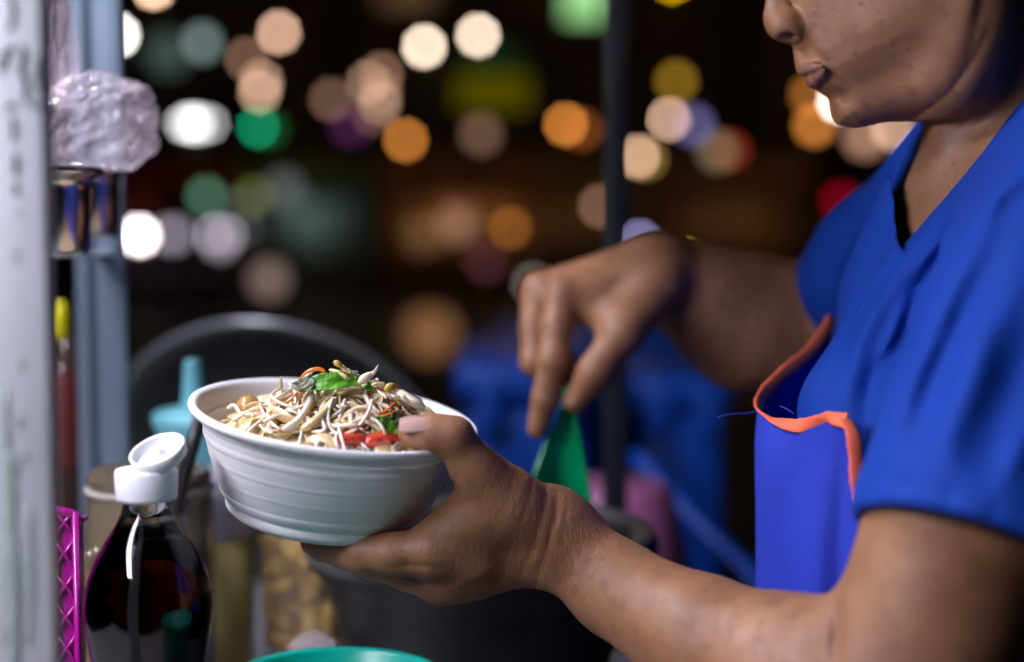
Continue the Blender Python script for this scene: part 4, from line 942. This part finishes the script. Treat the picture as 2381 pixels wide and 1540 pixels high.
L = [(357, -28, 14, PE, .95, 12, 'peach street lamp cut by the top edge above the plastic bag'),
     (274, 82, 16, (1, .98, .92), 1.1, 12, 'white street lamp half hidden by the rear post'),
     (470, 100, 11, (.55, .75, .75), .16, 20, 'dim grey-green lamp right of the rear post near the top'),
     (390, 125, 11, (.5, .8, .65), .07, 40, 'faint greenish glow beside the rear post'),
     (648, 76, 18, PE, 0.5, 11, 'peach street lamp topmost of the left cluster'),
     (573, 138, 18, BR, 0.12, 11, 'brownish dim lamp at the left of the left cluster'),
     (607, 189, 19, PE, 0.2, 11, 'dim peach lamp in the middle of the left cluster'),
     (604, 214, 17, PE, 0.28, 11, 'peach lamp lowest of the left cluster'),
     (986, 109, 18, CR, 0.85, 11, 'brightest cream lamp left of the pair at the top centre'),
     (1111, 83, 18, CR, 0.78, 11, 'cream lamp right of the pair at the top centre'),
     (887, 172, 19, BR, 0.13, 11, 'dim lamp upper right of the centre cluster'),
     (856, 192, 19, PE, 0.15, 11, 'dim lamp upper left of the centre cluster'),
     (884, 214, 19, BR, 0.1, 11, 'faint lamp in the heart of the centre cluster'),
     (883, 240, 19, PE, 0.16, 11, 'dim peach lamp lower in the centre cluster'),
     (868, 266, 19, BR, 0.06, 12, 'faintest lamp lowest of the centre cluster'),
     (770, 232, 15, BR, .10, 14, 'faint lamp left of the centre cluster'),
     (815, 292, 12, (.35, .08, .35), .09, 22, 'dark violet light below the centre cluster'),
     (943, 326, 18, OR, 0.33, 11, 'orange lamp below the centre cluster'),
     (1118, 312, 12, BR, .10, 22, 'faint brown light right of the orange lamp'),
     (1315, 290, 18, OR, 0.38, 11, 'deep orange lamp left of the dark pole'),
     (1352, 302, 14, (1, .25, .06), .10, 16, 'faint red-brown light behind the deep orange lamp'),
     (1557, 278, 17, PE, 0.72, 11, 'bright peach lamp right of the dark pole'),
     (1612, 292, 12, (.35, .30, .75), .20, 20, 'lavender light beside the bright peach lamp'),
     (1484, 365, 17, PE, 0.48, 11, 'peach lamp cut by the dark pole'),
     (1502, 370, 16, (1, .6, .15), .12, 14, 'faint amber light behind the lamp at the dark pole'),
     (1572, 190, 13, (1, .55, .05), .14, 16, 'ochre lamp above the bright peach lamp'),
     (1562, -42, 15, (1, .6, .0), .45, 12, 'yellow lamp cut by the top edge right of the pole'),
     (1668, 352, 11, (.6, .45, .25), .16, 22, 'dim mixed light lower right of the bright peach lamp'),
     (1700, 350, 11, (.8, .08, .03), .10, 16, 'dim red light right of the mixed light'),
     (1885, 220, 11, OR, .20, 18, 'orange light behind the lips'), (1893, 292, 11, OR, .36, 18, 'stronger orange light left of the chin'),
     (1950, 236, 15, (1, .97, .92), 1.0, 12, 'white lamp peeping out under the lower lip'),
     (2010, 320, 10, BR, .28, 26, 'peach light under the chin'), (2075, 300, 12, PE, .40, 16, 'bright peach light between chin and far shoulder'),
     (1955, 470, 13, (.6, .0, .02), .16, 18, 'dark red light left of the far shoulder'),
     (1185, 530, 14, OR, 0.12, 13, 'brown orange lamp above the far hand'), (1062, 520, 9, BR, .15, 30, 'soft pinkish light left of the far hand'), (985, 545, 9, (1, .5, .2), .08, 34, 'soft brown glow left of the pinkish light'),
     (480, 458, 11, (.3, .75, .5), .12, 16, 'dim green lamp right of the rear post'), (590, 455, 11, (.5, .6, .1), .07, 16, 'dim olive lamp right of the green one'),
     (660, 440, 9, (.6, .65, .65), .09, 30, 'faint grey light above the steel basin'),
     (600, 296, 14, (.0, .75, .35), .20, 10, 'green signal lamp under the left cluster'), (625, 300, 12, (.05, .5, .12), .06, 18, 'faint dark green light beside the green signal'),
     (1588, 606, 16, (1, .62, .1), .45, 11, 'amber lamp peeping over the far wrist'), (1812, 652, 14, PE, .45, 11, 'pale lamp peeping over the far forearm'),
     (1238, 660, 15, (.6, .55, .5), .10, 12, 'grey lamp behind the far knuckles'), (1395, 480, 15, BR, .12, 12, 'brown lamp half cut by the dark pole'),
     (1130, 612, 12, (.45, .12, .18), .07, 18, 'faint wine-red light left of the far hand'),
     (1487, 560, 9, (.45, .42, .85), .30, 10, 'small lavender light behind the far wrist'),
     (625, 650, 8, (.8, .55, .5), .17, 34, 'soft pinkish light above the steel basin'),
     (1000, 775, 5.5, (1, .45, .2), .22, 62, 'large soft orange light behind the bowl, left of the blue box'),
     (240, 560, 9, (.25, .02, .03), .0, 10, '')]
for (u, v, d, col, val, rp_, lab) in L:
    if val > 0: street_lamp(u, v, d, col, val, rp_, lab)
street_lamp(456, 288, 12, (1, 1, 1), 1.25, 13, 'wide white tube lamp glowing right of the plastic bag', wide=3.0)

# lit signs on the far buildings
def sign(u0, u1, v0, v1, d, col, s, lab):
    a, b = W(u0, v1, d), W(u1, v0, d); o = empty('shop_sign', (a.x, a.y, 0)); tag(o, lab, 'sign', 'lit shop signs')
    box('panel', glow(col, s), o, (a.x, a.y, a.z), (b.x, a.y + .1, b.z)); box('case', M_dark, o, (a.x - .03, a.y + .101, a.z - .03), (b.x + .03, a.y + .25, b.z + .03))
sign(1315, 1400, -120, 40, 7, (.35, .75, .28), 1.1, 'green lit sign left of the dark pole at the top')
sign(1060, 1230, 175, 250, 8, (.30, .25, .0), .26, 'dim olive yellow sign at the top centre')
sign(1080, 1200, 110, 160, 9, (.06, .2, .06), .12, 'faint green sign under the cream lamp pair')

# a pick-up with headlights on, facing the stall
def truck(u, v, d):
    p = W(u, v, d); z = p.z; x, y = p.x, p.y
    t = empty('pickup_truck', (x, y, 0)); tag(t, 'dark pick-up truck with white headlights on behind the rear post', 'truck')
    Mb = mat('dark_red_paint', (.10, .01, .015), .3, .1, 5, Coat_Weight=.5)
    box('body', Mb, t, (x - .85, y, .45), (x + .85, y + 4.4, z + .18), .12, 3)
    box('cab', Mb, t, (x - .72, y + 1.2, z + .181), (x + .72, y + 2.9, z + .75), .15, 3); box('windscreen', M_dark, t, (x - .62, y + 1.17, z + .28), (x + .62, y + 1.199, z + .65), .01)
    box('bumper', M_alu, t, (x - .85, y - .12, .42), (x + .85, y - .005, .62), .03); box('grille', M_black, t, (x - .4, y - .03, z - .12), (x + .4, y - .002, z + .08), .01)
    for sx, val, c in ((-1, 24, (1, .97, 1)), (1, 5, (.95, .85, 1))):
        bm = bmesh.new(); bmesh.ops.create_uvsphere(bm, u_segments=16, v_segments=8, radius=.085); 
        for q in bm.verts: q.co = Vector((q.co.x * (1 if sx < 0 else 2.0), q.co.y * .5, q.co.z)) + Vector((x + sx * .62, y - .02, z))
        bm_obj('headlight', bm, glow(c, val), t, True)
    for sx in (-1, 1):
        for wy in (.8, 3.5):
            w = lathe('wheel', [(0, -.1), (.3, -.1), (.34, -.06), (.34, .06), (.3, .1), (0, .1)], M_black, t, at((x + sx * .75, y + wy, .345), Matrix.Rotation(math.pi / 2, 4, 'Y')), 24)
truck(418, 548, 22)
for u, val, lab in ((400, .30, 'dim lavender light between the two headlights'), (512, .16, 'dim mauve lamp right of the headlights')): street_lamp(u, 546 if u < 500 else 562, 13, (.8, .7, .85), val, 20, lab)

# shop houses closing the street
M_wall = mat('dark_render', (.10, .085, .07), .9, .25, 2); M_win = glow((1, .55, .25), .10); M_shut = mat('shutter', (.06, .065, .07), .7)
def house(x0, x1, y, h, lab, n):
    o = empty('shop_house', ((x0 + x1) / 2, y, 0)); tag(o, lab, 'building', 'shop houses across the street')
    box('wall', M_wall, o, (x0, y, 0), (x1, y + 6, h)); box('roof', M_shut, o, (x0 - .2, y - .4, h + .003), (x1 + .2, y + 6.2, h + .25)); w = (x1 - x0) / n
    for i in range(n):
        box('shutter', M_shut, o, (x0 + w * (i + .12), y - .06, .05), (x0 + w * (i + .88), y - .003, 2.6))
        box('awning', M_shut, o, (x0 + w * (i + .05), y - .9, 2.85), (x0 + w * (i + .95), y - .07, 2.95))
        for f in range(int((h - 3.4) // 2.8)):
            z = 3.6 + f * 2.8; fr = box('window', M_shut, o, (x0 + w * (i + .25), y - .05, z), (x0 + w * (i + .75), y - .002, z + 1.4)); box('pane', M_win if (i * 3 + f) % 4 == 1 else M_dark, fr, (x0 + w * (i + .30), y - .065, z + .08), (x0 + w * (i + .70), y - .051, z + 1.32))
house(-14, -4.2, 32, 9.5, 'dark shop house at the left across the street', 3); house(-4, 5.2, 34, 12.5, 'taller dark shop house in the middle across the street', 3); house(5.4, 16, 31, 9.0, 'dark shop house at the right across the street', 3)

# market stalls and lamps added to light the street
def point(o, loc, col, e, r=.08):
    l = bpy.data.lights.new('added_light', 'POINT'); l.energy = e; l.color = col; l.shadow_soft_size = r
    q = bpy.data.objects.new('added_light', l); COL.objects.link(q); q.location = loc; q.parent = o; q.matrix_parent_inverse = world_of(o).inverted()
def stall(u, d, w, awn, cloth_c, goods, e, lab, light=(1, .6, .32)):
    p = W(u, 600, d); x, y = p.x, p.y; o = empty('market_stall', (x, y, 0)); tag(o, lab, 'market stall', 'market stalls across the way')
    Ma, Mc = mat('awning_canvas', awn, .8, .2, 3), mat('table_cloth', cloth_c, .8, .2, 4)
    bm = bmesh.new(); V_ = [bm.verts.new(v) for v in ((x - w, y - .7, 1.95), (x + w, y - .7, 1.95), (x + w, y, 2.45), (x - w, y, 2.45), (x + w, y + .7, 1.95), (x - w, y + .7, 1.95))]
    bm.faces.new(V_[:4]); bm.faces.new((V_[3], V_[2], V_[4], V_[5])); bm_obj('awning', bm, Ma, o)
    box('valance', Ma, o, (x - w, y - .712, 1.72), (x + w, y - .702, 1.949)); box('back_cloth', Mc, o, (x - w, y + .6, .3), (x + w, y + .61, 1.9))
    box('table_top', M_dark, o, (x - w * .95, y - .5, .78), (x + w * .95, y + .3, .82)); box('table_skirt', Mc, o, (x - w * .95, y - .512, .1), (x + w * .95, y - .502, .779))
    for sx in (-1, 1):
        for sy in (-.68, .58): tube('pole', [(x + sx * w * .97, y + sy, 0), (x + sx * w * .97, y + sy, 1.96)], .02, M_paintgrey, o, 8)
    for i, gc in enumerate(goods):
        gx = x - w * .8 + i * 1.6 * w / max(1, len(goods) - 1); hh = .14 + .1 * ((i * 7) % 3)
        g_o = box('crate', mat('goods', gc, .6, .3, 12), None, (gx - .14, y - .42, .821), (gx + .14, y - .12, .82 + hh), .02); tag(g_o, '%s crate from the left on the stall %s' % (['first', 'second', 'third', 'fourth'][i], lab[lab.index('with'):lab.index('awning') + 6]), 'crate', 'crates on the far stalls')
    point(o, (x, y - .2, 1.7), light, e)  # point light added under the awning to warm the stall; no bulb built
stall(1080, 24, 1.5, (.28, .14, .05), (.35, .20, .10), [(.5, .3, .1), (.4, .1, .05), (.5, .4, .2), (.15, .1, .3)], 13, 'market stall with brown awning behind the far hand')
stall(690, 25, 1.1, (.12, .22, .16), (.25, .33, .30), [(.2, .35, .2), (.4, .42, .4), (.3, .3, .15)], 9, 'market stall with green awning above the steel basin', (.8, .95, .9))
stall(390, 26.5, 1.3, (.25, .03, .03), (.30, .06, .06), [(.4, .1, .1), (.3, .3, .3)], 6, 'market stall with dark red awning behind the rear post', (1, .6, .5))
stall(1700, 25, 1.4, (.35, .20, .10), (.40, .25, .12), [(.5, .3, .1), (.5, .45, .3)], 4, 'market stall with tan awning above the far forearm')
stall(1330, 27, 1.2, (.25, .22, .03), (.25, .15, .08), [(.3, .2, .1), (.2, .1, .1), (.3, .3, .1)], 5, 'market stall with olive awning behind the dark pole')
for nm, (u, v, d, e) in {'unseen tall street lamp added to light the left shop house': (560, -330, 24, 45), 'unseen tall street lamp added to light the middle shop house': (1240, -360, 25, 55), 'unseen tall street lamp added to light the right shop house': (2050, -330, 24, 45)}.items():
    o = street_lamp(u, v, d, OR, .5, 12, nm, 'added tall street lamps'); p = W(u, v, d); point(o, (p.x, p.y - .6, p.z), (1, .52, .2), e, .2)  # unseen lamps, added to throw warm light on the facades
